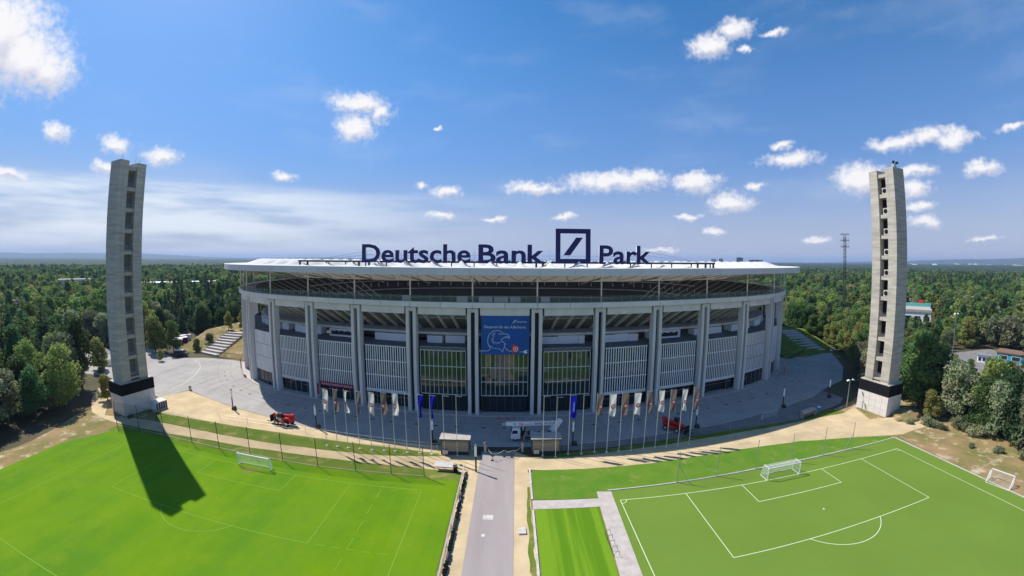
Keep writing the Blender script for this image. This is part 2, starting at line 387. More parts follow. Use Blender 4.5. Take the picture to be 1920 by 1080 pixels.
for p_, q_ in zip(ap, ap[1:]):
    d_ = (Vector(q_)-Vector(p_)).normalized()*.16; n_ = Vector((-d_.y, d_.x)); MB().add([(*(Vector(p_)-n_-d_), .058), (*(Vector(q_)-n_+d_), .058), (*(Vector(q_)+n_+d_), .058), (*(Vector(p_)+n_-d_), .058)], [(0, 1, 2, 3)]).build('arc_marking', m_kerb, bpy.data.objects['plaza'])
sheet('weed_strip', wob([(2.5, 40), (3.3, 38), (3.3, 60), (2.9, 60), (2.6, 52)], .35, 1.2, 9), .055, m_verge)
strip_r = [(5, 75.35), (16.3, 76.35), (28.7, 77.85), (42.5, 79.85), (54.8, 81.55), (71.3, 85.35), (88, 90.1), (95, 93.6), (96, 86), (91, 82.5), (72, 77.4), (54.8, 77.2), (42.5, 76.6), (28.7, 75.1), (16.3, 73.6), (5, 73.2)]
sheet('side_lane', strip_r, .06, m_strip)
MB().add([(x, y, z) for x, y in ((5, 75.4), (28.7, 77.9), (42.5, 79.9), (54.8, 81.6), (71.3, 85.4), (88, 90.2)) for z in (.05, .17)], [(2*i, 2*i+2, 2*i+3, 2*i+1) for i in range(5)]).build('lane_kerb', m_kerb)['kind'] = 'structure'
# sandy apron and curved sand path in front of the plaza
sheet('sand_apron', wob([(-99.5, 81), (-95.3, 89.4), (-82.4, 85.9), (-71.9, 83.3), (-60.7, 81), (-43.6, 77.7), (-30.9, 76.1), (-15.3, 75.4), (-7.5, 75), (-7, 70.6), (-14, 71), (-26, 72.4), (-41, 73.2), (-56, 73.2), (-72, 72.8), (-90, 71.5), (-96, 74)], .18, 2.5, 1), .035, m_sand)
sheet('sand_path', wob([(-124, 78), (-114, 80), (-108, 70), (-101, 64), (-88, 67.4), (-75, 68.3), (-60, 68.4), (-45, 68.8), (-28, 69.2), (-14, 70.6), (-6, 71.4), (0.8, 73.4), (4, 71), (15.4, 71.4), (27.3, 73), (40.5, 74.6), (55, 76), (71, 76.8), (86, 76.6), (93, 79), (90, 70.5), (100, 68), (106, 64.5), (100, 60.5), (90, 59.8), (76, 64.2), (63.6, 67), (49.7, 67.6), (36.7, 67.2), (25, 66.2), (12, 65.7), (3.3, 66.2), (3.3, 38), (3.3, 5), (-8.6, 5), (-8.6, 39), (-8.6, 64.5), (-18, 65.6), (-30, 65.8), (-48, 65.5), (-64, 64.8), (-76, 63.8), (-88, 62.6), (-96, 62), (-106, 63.5), (-116, 70)], .3, 2.2, 2), .045, m_sand)
sheet('verge', wob([(-90.5, 72.3), (-72, 73.2), (-56, 73.7), (-41, 73.6), (-26, 72.8), (-14.5, 71.6), (-14, 70.4), (-28, 69.1), (-45, 68.7), (-60, 68.3), (-75, 68.1), (-86, 67.9)], .3, 2, 3), .075, m_verge)
sheet('verge', wob([(-92, 61.6), (-88, 62.5), (-76, 63.7), (-64, 64.7), (-48, 65.4), (-30, 65.7), (-18, 65.5), (-9, 64.2), (-9, 58), (-92, 58)], .25, 2, 4), .07, m_verge)
sheet('verge', wob([(4.4, 70.2), (11, 72.4), (21.8, 73.8), (34.9, 75.5), (49.7, 77), (60, 77.3), (72, 77.2), (85, 80.3), (88, 77), (71, 76.4), (55, 75.6), (40.5, 74.4), (27.3, 72.9), (15.4, 71.2)], .25, 2, 5), .075, m_verge)
sheet('lawn', wob([(3.9, 65.7), (12.3, 65.9), (24.9, 66.2), (36.7, 67.2), (49.7, 67.7), (63.6, 67), (76.4, 63.8), (86, 60.5), (84, 59.4), (46, 59.3), (14.6, 58), (14.6, 56.2), (3.9, 56.3)], .18, 2, 6), .07, m_lawn)
sheet('striped_lawn', [(3.9, 5), (12.2, 5), (14.1, 53.6), (3.9, 53.6)], .07, m_stripe)
sheet('paving', [(3.6, 53.7), (14.3, 53.75), (12.4, 5), (15.5, 5), (17.3, 57.9), (14.6, 58.1), (14.5, 56.1), (3.6, 56.1)], .065, m_pave)
road = sheet('road', [(-6.1, 5), (0, 5), (.75, 73.2), (-6, 73.2)], .085, m_road)
for (x0, x1, y0, y1) in ((-4.2, -2.6, 50.9, 52.1), (-4.1, -3.6, 46.9, 47.5)):
    sheet('road_patch', [(x0, y0), (x1, y0), (x1, y1), (x0, y1)], .095, m_kerb, road)
kb = MB().box((0, 0, .07), (.34, .96, .16)).mesh('kerb_stone', m_kerb)
kerb = tag(empty('kerb'), kind='structure')
for i in range(60):
    y = 65.8-i
    if 53.4 < y < 56.3 or y < 20: continue
    link('kerb_stone', kb, kerb, (3.55, y, .06), random.uniform(-.01, .01))

# ------------------------------------------------------------------ pitches and their markings
def stripe(p, q, w, z, m, parent, name='line_marking'):
    p, q = Vector((*p, z)), Vector((*q, z)); d = (q-p).normalized(); n = Vector((-d.y, d.x, 0))*w/2
    return MB().quad(p-n, q-n, q+n, p+n).build(name, m, parent)
def arc(cx, cy, r, a0, a1, w, z, m, parent, n=24):
    b = MB(); vs = []
    for i in range(n+1):
        t = a0+(a1-a0)*i/n
        vs += [(cx+(r-w/2)*math.cos(t), cy+(r-w/2)*math.sin(t), z), (cx+(r+w/2)*math.cos(t), cy+(r+w/2)*math.sin(t), z)]
    return b.add(vs, [(2*i, 2*i+1, 2*i+3, 2*i+2) for i in range(n)]).build('line_marking', m, parent)
def marks(cx, gy, x0, x1, w, z, m, parent):
    stripe((x0, gy), (x1, gy), w, z, m, parent); stripe((x0, gy), (x0, 3), w, z, m, parent); stripe((x1, gy), (x1, 3), w, z, m, parent)
    for hw, d in ((20.16, 16.5), (9.16, 5.5)):
        stripe((cx-hw, gy), (cx-hw, gy-d), w, z+.003, m, parent); stripe((cx+hw, gy), (cx+hw, gy-d), w, z+.003, m, parent); stripe((cx-hw, gy-d), (cx+hw, gy-d), w, z+.006, m, parent)
    t = math.asin(5.5/9.15)
    arc(cx, gy-11, 9.15, PI+t, 2*PI-t, w, z+.009, m, parent)
    arc(x0, gy, 1, -PI/2, 0, w, z+.009, m, parent, 8); arc(x1, gy, 1, PI, 1.5*PI, w, z+.009, m, parent, 8)
    arc(cx, gy-11, .09, 0, 2*PI, .18, z+.009, m, parent, 10)
pl = sheet('grass_pitch', wob([(-93.5, 5), (-9.2, 5), (-9.2, 61.6), (-60, 61.9), (-85, 60.6), (-90, 58.5), (-95, 48), (-94, 33)], .2, 2, 7), .09, m_pitch)
marks(-48.1, 58.1, -81, -15.1, .13, .10, m_fline, pl)
for i in range(5): stripe((-22, 57-i*4.3), (-22.1, 54.6-i*4.3), .12, .112, m_fline, pl)
for i in range(5): stripe((-26.5+i*2.2, 41.7), (-25.3+i*2.2, 41.75), .12, .112, m_fline, pl)
stripe((-71, 22.2), (-53, 22.2), .13, .112, m_fline, pl)
MB().add([(x, y, .097) for x, y in wob([(-50.5, 57.9), (-45.6, 57.9), (-46.2, 56.4), (-48.6, 55.6), (-50.3, 56.6)], .5, .6, 14)], [tuple(range(len(wob([(-50.5, 57.9), (-45.6, 57.9), (-46.2, 56.4), (-48.6, 55.6), (-50.3, 56.6)], .5, .6, 14))))]).build('worn_patch', mat('worn_grass', (.12, .20, .02), .95, c2=(.20, .20, .05), scale=.9, spec=.05), pl)
pr = sheet('artificial_pitch', [(15.6, 5), (85.8, 5), (85.8, 59.3), (46, 59.2), (17.1, 58)], .09, m_turf)
marks(49.75, 55.1, 18, 81.4, .115, .10, m_line, pr)
edge = tag(empty('pitch_edging'), kind='structure')
eb = MB().box((0, 0, 0), (1.96, .22, .14)).mesh('edging_stone', m_kerb)
for i in range(35):
    x = 17.6+i*1.98
    y = 58.05+(x-17)*.041 if x < 46 else 59.3
    link('edging_stone', eb, edge, (x, y+.15, .12), .041 if x < 46 else 0)
for i in range(26): link('edging_stone', eb, edge, (86, 58.4-i*1.98, .12), PI/2)

# ------------------------------------------------------------------ stadium
K = [(-95.5,117.5),(-84,106.3),(-70.3,100),(-55.7,96.9),(-40.8,94.8),(-25.2,93.0),(-9.5,92.2),(6.2,92.4),(22.3,93.7),(38.5,96.2),(54.3,99.3),(70.3,103.2),(85.5,109.8),(97.5,119.5),
     (106.5,132.5),(112,147.5),(115,164),(116,181),(115,198),(112,215),(106,231),(96,245),(82,256),(66,264),(49,269),(32,272.5),(15,274),(-2,274),(-19,273.5),(-36,271),(-53,267),(-69,261),(-84,252),(-97,240),(-106,226),(-112,210),(-115,193),(-115.5,176),(-114,160),(-110.5,145),(-104.5,130.5)]
NK = len(K)
def cr(s):
    i = math.floor(s); t = s-i
    p = [Vector(K[(i+j) % NK]) for j in (-1, 0, 1, 2)]
    q = .5*((2*p[1])+(p[2]-p[0])*t+(2*p[0]-5*p[1]+4*p[2]-p[3])*t*t+(3*p[1]-p[0]-3*p[2]+p[3])*t**3)
    d = .5*((p[2]-p[0])+2*(2*p[0]-5*p[1]+4*p[2]-p[3])*t+3*(3*p[1]-p[0]-3*p[2]+p[3])*t*t)
    return q, d.normalized()
def fp(s, off=0., z=0.):                  # off > 0 is outside the wall
    q, d = cr(s)
    return Vector((q.x+d.y*off, q.y-d.x*off, z))
def fang(s): d = cr(s)[1]; return math.atan2(d.y, d.x)
stad = empty('stadium', (0, 92, 0), 0, 'large oval concrete stadium with paired columns, glazed entrance and flat white roof', 'stadium')
stad.location = (0, 0, 0)
def loft(rings, s0, s1, n, name, m, parent, closed=False, smooth=False):
    """rings: list of (off,z) or functions of s"""
    vs = []; ns = n if closed else n+1
    for i in range(ns):
        s = s0+(s1-s0)*i/n
        for r in rings:
            o, z = r(s) if callable(r) else r
            vs.append(fp(s, o, z))
    k = len(rings); fs = []
    for i in range(n):
        a = i; b = (i+1) % ns
        for j in range(k-1): fs.append((a*k+j, b*k+j, b*k+j+1, a*k+j+1))
    return MB().add(vs, fs).build(name, m, parent, smooth=smooth)
def solid(off0, off1, z0, z1, s0, s1, n, name, m, parent):
    b = MB(); vs = []
    for i in range(n+1):
        s = s0+(s1-s0)*i/n
        vs += [fp(s, off0, z0), fp(s, off1, z0), fp(s, off1, z1), fp(s, off0, z1)]
    fs = [(0, 1, 2, 3), (4*n+3, 4*n+2, 4*n+1, 4*n)]
    for i in range(n):
        for j in range(4): fs.append((4*i+j, 4*i+4+j, 4*i+4+(j+1) % 4, 4*i+(j+1) % 4))
    return b.add(vs, fs).build(name, m, parent)
colm = MB().box((-.92, -.95, 13.7), (.8, 1.9, 27.4)).box((.92, -.95, 13.7), (.8, 1.9, 27.4)).box((0, -1.25, 26.9), (1, 1.1, .9)).mesh('column', m_column)
darkgap = MB().box((0, -1.75, 13), (1.04, .1, 26)).mesh('column_gap_shade', m_dark)  # near-black board set between the paired columns as painted shade
VIS = list(range(-2, 16))
for i in VIS:
    p = fp(i, 0, 0)
    a = fang(i)
    # column local -y is outside: box y from -1.9..0 is inside, so turn by 180 degrees
    link('column', colm, stad, p, a+PI) if False else link('column', colm, stad, fp(i, -1.9, 0), a)
    link('column_gap_shade', darkgap, stad, fp(i, -3.1, 0), a)
    solid(-.25, -1.5, 25.7, 27.45, i+.115, i+.885, 6, 'ring_beam', m_beam, stad)
    for h in (0, .5):
        solid(.75, -.1, 27.62, 28.9, i+h+.003, i+h+.497, 4, 'parapet_panel', m_parapet, stad)
    rl = solid(.42, .39, 28.9, 30.5, i, i+1, 8, 'railing_glass', m_rail, stad)
    for k in range(6):
        p = fp(i+k/6, .33, 28.9); MB().box((0, 0, .85), (.06, .06, 1.7)).build('railing_post', m_steel, rl, p)
    MB().tube((0, 0, 28.9), (0, 0, 35.9), .2, n=8).build('roof_post', m_pole, stad, fp(i, .1, 0))
loft([(.5, 27.55), (-1.6, 27.5)], 0, NK, NK*4, 'parapet_underside', m_beam, stad, closed=True)
# far part of the ring, seen only through the gap under the roof
loft([(.75, 27.62), (.75, 28.9), (-.1, 28.9), (-.1, 27.62)], 16, NK-2, (NK-18)*4, 'rear_parapet', m_parapet, stad)
loft([(.42, 28.9), (.42, 30.5)], 16, NK-2, (NK-18)*4, 'rear_railing', m_rail, stad)
for i in range(16, NK-2): MB().tube((0, 0, 28.9), (0, 0, 35.9), .2, n=6).build('roof_post', m_pole, stad, fp(i, .1, 0))
loft([(0, 28.6), (-7, 28.4)], 0, NK, NK*4, 'upper_gangway', m_floorc, stad, closed=True)
bowl = loft([(-5.5, 28.45), (-5.6, 29.2), (-44, 11.5), (-46, 8)], 0, NK, NK*4, 'seating_bowl', m_seat, stad, closed=True)
for i in range(NK*2):
    s = i/2+.25
    if 20.5 < s < 33.5 or 2 < s < 11: continue
    a, b = fp(s, -6, 29.25), fp(s, -44, 11.75); d = cr(s)[1]; t = Vector((d.x, d.y, 0))*.38
    MB().quad(a-t, a+t, b+t, b-t).build('aisle', m_aisle, bowl)
for r in range(3): loft([(-15-r*10, 25.3-r*4.6), (-15.2-r*10, 25.9-r*4.6)], 18, NK-4, (NK-22)*3, 'tier_edge', m_aisle, bowl)
for i in range(44):
    s = 17.5+i*.5; MB().box((0, 0, 1), (.35, .35, 2.4)).build('tier_post', m_steel, bowl, fp(s, -20, 22.5), fang(s))
# roof
def hump(o):
    def f(s):
        fr = abs(((s*2) % 1)-.5)*2          # 0 in the middle of half a bay
        h = math.exp(-(fr/.3)**2)*math.exp(-((o+8)/4.5)**2)*1.9
        h2 = math.exp(-((1-fr)/.3)**2)*math.exp(-((o+20)/5)**2)*1.5
        return o, 37.35+h+h2-max(0, -o-24)*.035
    return f
roof = loft([hump(5.5-i*1.5) for i in range(24)]+[(-42, 36.5), (-62, 35.5)], 0, NK, NK*12, 'roof', m_memb, stad, closed=True, smooth=True)
for i in range(NK*2):
    solid(5.75, 5.2, 35.72, 37.42, i/2+.002, i/2+.498, 4, 'fascia_panel', m_fascia, roof)
loft([(5.3, 35.72), (-3, 35.6), (-8, 35.3), (-13, 34.4), (-21, 32.8), (-22, 33.8)], 0, NK, NK*6, 'membrane_underside', m_under, roof, closed=True, smooth=True)
def polytube(pts, r, n=5):
    b = MB()
    for p, q in zip(pts, pts[1:]): b.tube(p, q, r, n=n, cap=False)
    return b
for i in range(-3, 34):
    s0 = i/2-.5
    pts = [fp(s0+.09+.32*t/8, -9-7*math.sin(PI*t/8), 35.0-1.5*math.sin(PI*t/8)) for t in range(9)]
    polytube(pts, .08).build('membrane_rib', m_soffit, roof)
for i in range(-3, 18):
    polytube([fp(i, .1, 35), fp(i, -17, 32.4)], .2).build('roof_beam', m_steel, roof)
# storeys of the front
solid(-1.5, -10, 16.7, 17.02, -1, 14, 60, 'terrace_floor', m_floorc, stad)
solid(-7.6, -14, 19.25, 19.9, -1, 14, 60, 'terrace_ledge', m_beam, stad)
loft([(-13.5, 17), (-13.5, 19.5)], -1, 14, 60, 'inner_wall', m_soffit, stad)
for a_, b_ in ((5.72, 5.9), (6.08, 6.3), (6.33, 6.55), (6.58, 6.75), (7.08, 7.22), (4.8, 4.93)): solid(-2.4, -2.5, 28.7, 30.1, a_, b_, 2, 'wind_screen', m_panel, stad)
loft([(-15, 19.7), (-1.3, 27.2)], -1, 14, 60, 'tier_soffit', m_soffit, stad)
for i in range(-1, 14):
    for k in range(4):
        s = i+.14+k*.24
        a, b = fp(s, -14, 19.6), fp(s, -1.7, 26.2); d = Vector((*cr(s)[1], 0))*.36; u = Vector((0, 0, .9))
        MB().add([a-d, a+d, b+d, b-d, a-d+u, a+d+u, b+d+u, b-d+u], [(0,3,2,1),(4,5,6,7),(0,1,5,4),(1,2,6,5),(2,3,7,6),(3,0,4,7)]).build('raking_beam', m_beam, stad)
random.seed(5)
for i in range(-1, 14):
    if i in (3, 9):
        solid(-7.0, -10, 17.05, 19.2, i+.12, i+.78, 5, 'kiosk_wall', m_whitewall, stad)
        k = solid(-6.85, -7.0, 17.6, 18.8, i+.17, i+.72, 5, 'serving_hatch', m_dark, stad)
        for q in range(4): solid(-6.75, -6.85, 18.6, 18.78, i+.2+q*.13, i+.27+q*.13, 1, 'menu_light', m_crestw, k)
        continue
    x = .13
    while x < .8:
        w = random.uniform(.22, .4); w = min(w, .88-x)
        solid(-7.4+random.uniform(-.4, .5), -10.5, 17.04, 19.1+random.uniform(-.15, .1), i+x, i+x+w, 3, 'kiosk_wall', m_whitewall, stad)
        x += w+random.choice((.004, .004, .05))
def truss(s0, s1, z, off, parent):
    b = MB(); n = 14
    for dz in (0, .75): b.tube(fp(s0, off, z+dz), fp(s1, off, z+dz), .07, n=5)
    for j in range(n):
        a, c = s0+(s1-s0)*j/n, s0+(s1-s0)*(j+1)/n
        b.tube(fp(a, off, z+(.75 if j % 2 else 0)), fp(c, off, z+(0 if j % 2 else .75)), .05, n=4)
    return b.build('truss', m_steel, parent)
paneM = {}
for i in range(-1, 14):
    s0, s1 = i+.125, i+.875
    if i in (5, 6, 7):                      # glazed entrance bays
        w = loft([(-2.4, 0), (-2.4, 17)], s0, s1, 8, 'glass_wall_back', m_dark, stad)
        fr = MB(); cols_, rows = 10, (4.9, 8.6, 12.3, 16.4)
        for k in range(cols_+1):
            s = s0+(s1-s0)*k/cols_; fr.box(fp(s, -1.35, 10.65), (.11, .2, 11.6), fang(s))
        for z in rows: fr.tube(fp(s0, -1.3, z), fp(s1, -1.3, z), .11, n=4)
        gw = fr.build('glass_wall', m_mull, stad)
        for k in range(cols_):
            for r in range(3):
                a, c = s0+(s1-s0)*(k+.04)/cols_, s0+(s1-s0)*(k+.96)/cols_
                t = random.uniform(-.015, .015)
                MB().quad(fp(a, -1.5+t, rows[r]+.08), fp(c, -1.5-t, rows[r]+.08), fp(c, -1.5-t, rows[r+1]-.08), fp(a, -1.5+t, rows[r+1]-.08)).build('pane', m_pane, gw)
        for k in range(6):
            a, c = s0+(s1-s0)*(k+.05)/6, s0+(s1-s0)*(k+.95)/6
            MB().quad(fp(a, -2.2, .1), fp(c, -2.2, .1), fp(c, -2.2, 4.7), fp(a, -2.2, 4.7)).build('door_pane', m_darkglass, gw)
            MB().box((0, 0, 2.4), (.14, .14, 4.8)).build('door_post', m_greenframe, gw, fp(a, -2.0, 0), fang(a))
        truss(s0, s1, 24.75, -1.1, stad); truss(s0, s1, 16.6, -1.1, stad)
    elif i in (1, -1, 0, 12, 13, 11):       # plain panel bays at the bends
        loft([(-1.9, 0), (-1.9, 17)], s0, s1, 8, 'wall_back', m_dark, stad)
        pw = solid(-1.45, -1.75, 4.4, 4.9, s0, s1, 6, 'panel_wall', m_beam, stad)
        nc = 14 if i == 11 else 8
        for k in range(nc):
            for r in range(3):
                a, c = s0+(s1-s0)*(k+.02)/nc, s0+(s1-s0)*(k+(.8 if i == 11 else .98))/nc
                z = 4.95+r*4.05
                MB().quad(fp(a, -1.4, z), fp(c, -1.4, z), fp(c, -1.4, z+3.95), fp(a, -1.4, z+3.95)).build('panel', m_panel, pw)
        for k in range(5):
            a, c = s0+(s1-s0)*(k+.04)/5, s0+(s1-s0)*(k+.96)/5
            MB().quad(fp(a, -1.6, .15), fp(c, -1.6, .15), fp(c, -1.6, 4.2), fp(a, -1.6, 4.2)).build('window_pane', m_darkglass, pw)
            MB().box((0, 0, 2.1), (.1, .12, 4.2)).build('mullion', m_steel, pw, fp(a, -1.5, 0), fang(a))
        MB().tube(fp(s0, -1.5, 2.4), fp(s1, -1.5, 2.4), .06, n=4).build('transom', m_steel, pw)
    else:                                   # bays screened by upright fins
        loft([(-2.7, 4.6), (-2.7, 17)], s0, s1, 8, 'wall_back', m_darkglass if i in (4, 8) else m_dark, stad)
        fs_ = MB()
        for z in (4.75, 8.75, 12.75, 16.75): fs_.tube(fp(s0, -1.35, z), fp(s1, -1.35, z), .12, n=4)
        fsn = fs_.build('fin_screen', m_fin, stad)
        nf = 18
        fm = paneM.setdefault('fin', MB().box((0, 0, 10.75), (.23, .14, 12)).mesh('fin', m_fin))
        for k in range(nf):
            s = s0+(s1-s0)*(k+.5)/nf; link('fin', fm, fsn, fp(s, -1.35, 0), fang(s))
        solid(-1.2, -1.8, 4.1, 4.65, s0, s1, 6, 'sill_beam', m_beam, stad)
        loft([(-3.6, 0), (-3.6, 4.5)], s0, s1, 6, 'entrance_back', m_dark, stad)
        for k in range(5):
            if i in (9, 10) and k in (1, 2, 3): continue
            a, c = s0+(s1-s0)*(k+.04)/5, s0+(s1-s0)*(k+.96)/5
            MB().quad(fp(a, -2.6, .1), fp(c, -2.6, .1), fp(c, -2.6, 3.9), fp(a, -2.6, 3.9)).build('door_pane', m_darkglass, fsn)
            MB().box((0, 0, 2), (.12, .12, 4)).build('door_post', m_steel, fsn, fp(a, -2.5, 0), fang(a))
        MB().tube(fp(s0, -2.5, 2.6), fp(s1, -2.5, 2.6), .05, n=4).build('door_rail', m_steel, fsn)
solid(.9, -3, .05, .2, -.5, 13.5, 56, 'plinth_step', m_pave, stad)
solid(-3.9, -4.2, .05, 16.95, -2, 15.5, 70, 'leak_backing', m_dark, stad)  # near-black wall added behind the bays to stop bright leaks beside columns

pz = bpy.data.objects['plaza']
for o_ in (5.2, 9.6): loft([(o_, .056), (o_+.12, .056)], -.6, 13.4, 70, 'paving_seam', m_strip, pz)
for i in range(0, 14):
    for h_ in (.2, .5, .8):
        s_ = i+h_; MB().box((0, 0, 0), (1.0, .5, .02)).build('drain_cover', m_darksteel, pz, fp(s_, 7.4, .06), fang(s_))
# ------------------------------------------------------------------ lettering helper
def text_mesh(s, size, ext=.0, off=.0, spacing=1.):
    cu = bpy.data.curves.new('t', 'FONT'); cu.body = s; cu.size = size; cu.extrude = ext; cu.offset = off; cu.space_character = spacing; cu.resolution_u = 3
    o = bpy.data.objects.new('t', cu); col.objects.link(o)
    dg = bpy.context.evaluated_depsgraph_get()
    me = bpy.data.meshes.new_from_object(o.evaluated_get(dg))
    bpy.data.objects.remove(o)
    xs = [v.co.x for v in me.vertices]
    return me, (min(xs) if xs else 0), (max(xs) if xs else 0)
def lettering(name, s, size, m, parent, origin, ax, up, width=None, ext=.0, off=.0):
    """text laid in the plane (ax, up) starting at origin"""
    me, x0, x1 = text_mesh(s, size, ext, off)
    ax, up = Vector(ax).normalized(), Vector(up).normalized(); nrm = ax.cross(up)
    k = width/(x1-x0) if width else 1
    for v in me.vertices:
        x, y, z = v.co
        v.co = Vector(origin)+ax*((x-x0)*k)+up*y+nrm*z
    me.materials.clear(); me.materials.append(m)
    return link(name, me, parent)

# sign on the roof
sign = empty('roof_sign', (0, 100, 37.5), 0, 'dark navy lettering with square slash emblem standing on the stadium roof', 'sign')
SY = 100.
def putword(chars, x0, x1, base, cap):
    # measure natural advance, then place each letter as its own part
    size = cap/.729
    me, a, b = text_mesh(chars, size); total = b-a
    k = (x1-x0)/total
    for j, ch in enumerate(chars):
        if ch == ' ': continue
        pm, pa, pb = text_mesh(chars[:j+1], size)
        cm_, ca, cb_ = text_mesh(ch, size, .28, .155)
        left = (pb-a)-(cb_-ca-.31)
        for v in cm_.vertices:
            x, y, z = v.co; v.co = ((x-ca-.155)*k, z, y)
        cm_.materials.clear(); cm_.materials.append(m_navy); cm_.materials.append(m_signside)
        for p in cm_.polygons:
            if abs(p.normal.y) < .7: p.material_index = 1
        link('letter', cm_, sign, (x0+left*k, 0, base-37.5))
putword('Deutsche', -40.6, -11.0, 38.5, 5.0)
putword('Bank', -8.6, 8.4, 38.5, 5.0)
putword('Park', 23.3, 37.4, 38.5, 5.0)
b = MB()
for (cx_, cz, w, h) in ((16.1, 47.0, 9.3, 1.25), (16.1, 39.05, 9.3, 1.25), (12.08, 43.02, 1.25, 6.7), (20.12, 43.02, 1.25, 6.7)): b.box((cx_, 0, cz-37.5), (w, .5, h))
b.build('emblem_frame', m_navy, sign)
MB().add([(x, y, z-37.5) for y in (-.25, .25) for x, z in ((13.5, 40.6), (15.3, 40.6), (18.7, 45.3), (16.9, 45.3))], [(0, 1, 2, 3), (7, 6, 5, 4), (0, 4, 5, 1), (1, 5, 6, 2), (2, 6, 7, 3), (3, 7, 4, 0)]).build('emblem_slash', m_navy, sign)
MB().box((-1.75, .6, 1.15), (118.5, .5, .5)).build('gantry_beam', m_darksteel, sign)
for x in range(-58, 57, 6):
    MB().box((x, .6, .3), (.28, .28, 1.5)).build('gantry_post', m_darksteel, sign)
for x in (-60.5, -58, -42, -39, -14, 6.4, 8.2, 34, 52, 54.5, 57): MB().box((x, .6, .2), (.5, .4, 1.7)).build('gantry_leg', m_darksteel, sign)
for z in (2.0, 2.9): MB().tube((-41, 1.2, z), (38, 1.2, z), .035, n=4).build('support_wire', m_steel, sign)
for x in range(-40, 39, 5): MB().tube((x, 1.2, .8), (x, 1.2, 4.2), .04, n=4).build('support_rod', m_steel, sign)
for x0, x1 in ((-58, -38), (55, 37)):
    for z in (3.2, 4.2): MB().tube((x0, .7, 1.1), (x1, .9, z), .035, n=4).build('stay_wire', m_darksteel, sign)
# blue banner over the entrance
ban = empty('advertising_banner', (0, 0, 0), 0, 'blue banner with white eagle drawing hung between columns above the entrance', 'banner')
A = fp(6.135, -.15, 0); B_ = fp(6.885, -.15, 0); bx = (B_-A).normalized(); bw = (B_-A).length; bn_ = Vector((bx.y, -bx.x, 0)); UZ = Vector((0, 0, 1))
Z0, Z1 = 16.0, 25.6
def bpnt(u, v, o=.05): return A+bx*(u*bw)+UZ*(Z0+v*(Z1-Z0))+bn_*o
MB().add([bpnt(0, 0, 0), bpnt(1, 0, 0), bpnt(1, 1, 0), bpnt(0, 1, 0), bpnt(0, 0, -.06), bpnt(1, 0, -.06), bpnt(1, 1, -.06), bpnt(0, 1, -.06)], [(0, 1, 2, 3), (7, 6, 5, 4), (0, 4, 5, 1), (1, 5, 6, 2), (2, 6, 7, 3), (3, 7, 4, 0)]).build('banner_sheet', m_banner, ban)
lettering('slogan', 'Ökostrom für den Adlerhorst.', .95, m_print, ban, bpnt(.05, .69), bx, UZ, bw*.88)
lettering('brand_name', 'mainova', .62, m_print, ban, bpnt(.73, .84), bx, UZ, bw*.21)
def ribbon(pts, w, m, name):
    b = MB(); P_ = [bpnt(u, v, .04) for u, v in pts]
    for p, q in zip(P_, P_[1:]):
        d = (q-p).normalized(); n = bn_.cross(d)*w/2; b.quad(p-n-d*.02, q-n+d*.02, q+n+d*.02, p+n-d*.02)
    return b.build(name, m, ban)
ribbon([(-.05, .095), (.12, .095), (.16, .11), (.185, .15), (.18, .21), (.15, .25), (.135, .32), (.135, .40), (.145, .47), (.165, .52), (.20, .57), (.25, .61), (.31, .63), (.37, .625), (.42, .60), (.46, .555), (.52, .545), (.565, .52), (.585, .47), (.585, .42), (.56, .45), (.52, .46), (.47, .44), (.43, .41), (.42, .37), (.44, .34), (.48, .31), (.505, .28), (.48, .27), (.485, .2), (.52, .15), (.56, .11), (.60, .095), (.68, .095)], .11, m_print, 'eagle_outline')
ribbon([(.15, .24), (.2, .22), (.25, .17), (.33, .16), (.39, .15), (.42, .11), (.44, .07), (.46, .13), (.475, .2)], .09, m_print, 'eagle_outline')
ribbon([(.30, .57), (.24, .55), (.28, .53), (.23, .50), (.27, .47), (.21, .41), (.26, .40), (.21, .35), (.25, .34), (.245, .28), (.29, .34), (.31, .28), (.34, .33), (.36, .29), (.39, .34), (.40, .31)], .07, m_print, 'eagle_feathers')
ribbon([(.36, .545), (.40, .54), (.44, .535)], .12, m_print, 'eagle_eye')
ribbon([(.585, .47), (.53, .485), (.49, .475)], .07, m_print, 'eagle_beak')
ribbon([(.655, .82), (.68, .86), (.70, .895)], .16, m_print, 'brand_mark'); ribbon([(.70, .87), (.725, .885), (.735, .91)], .1, m_print, 'brand_mark')
def bdisc(u, v, r, m, name, o=.05, n=18, r0=0):
    c_ = bpnt(u, v, o); vs = [c_+bx*(r*math.cos(2*PI*k/n))+UZ*(r*math.sin(2*PI*k/n)) for k in range(n)]
    MB().add(vs, [tuple(range(n))]).build(name, m, ban)
MB().add([bpnt(u, v, .045) for u, v in ((.64, .05), (.73, .045), (.785, .12), (.77, .24), (.64, .27))], [(0, 1, 2, 3, 4)]).build('socket_body', m_crest, ban)
bdisc(.715, .15, .62, m_crestw, 'socket_ring', .055); bdisc(.715, .15, .45, m_crest, 'socket_face', .06); bdisc(.715, .15, .2, m_crestw, 'socket_emblem', .065)
ribbon([(.79, .075), (.88, .075)], .1, m_print, 'plug_cable')
MB().add([bpnt(u, v, .05) for u, v in ((.87, .075), (.91, .03), (.945, .03), (.945, .13), (.91, .12))], [(0, 1, 2, 3, 4)]).build('plug', m_print, ban)
for v in (.055, .105): ribbon([(.945, v), (.985, v)], .09, m_print, 'plug_pin')
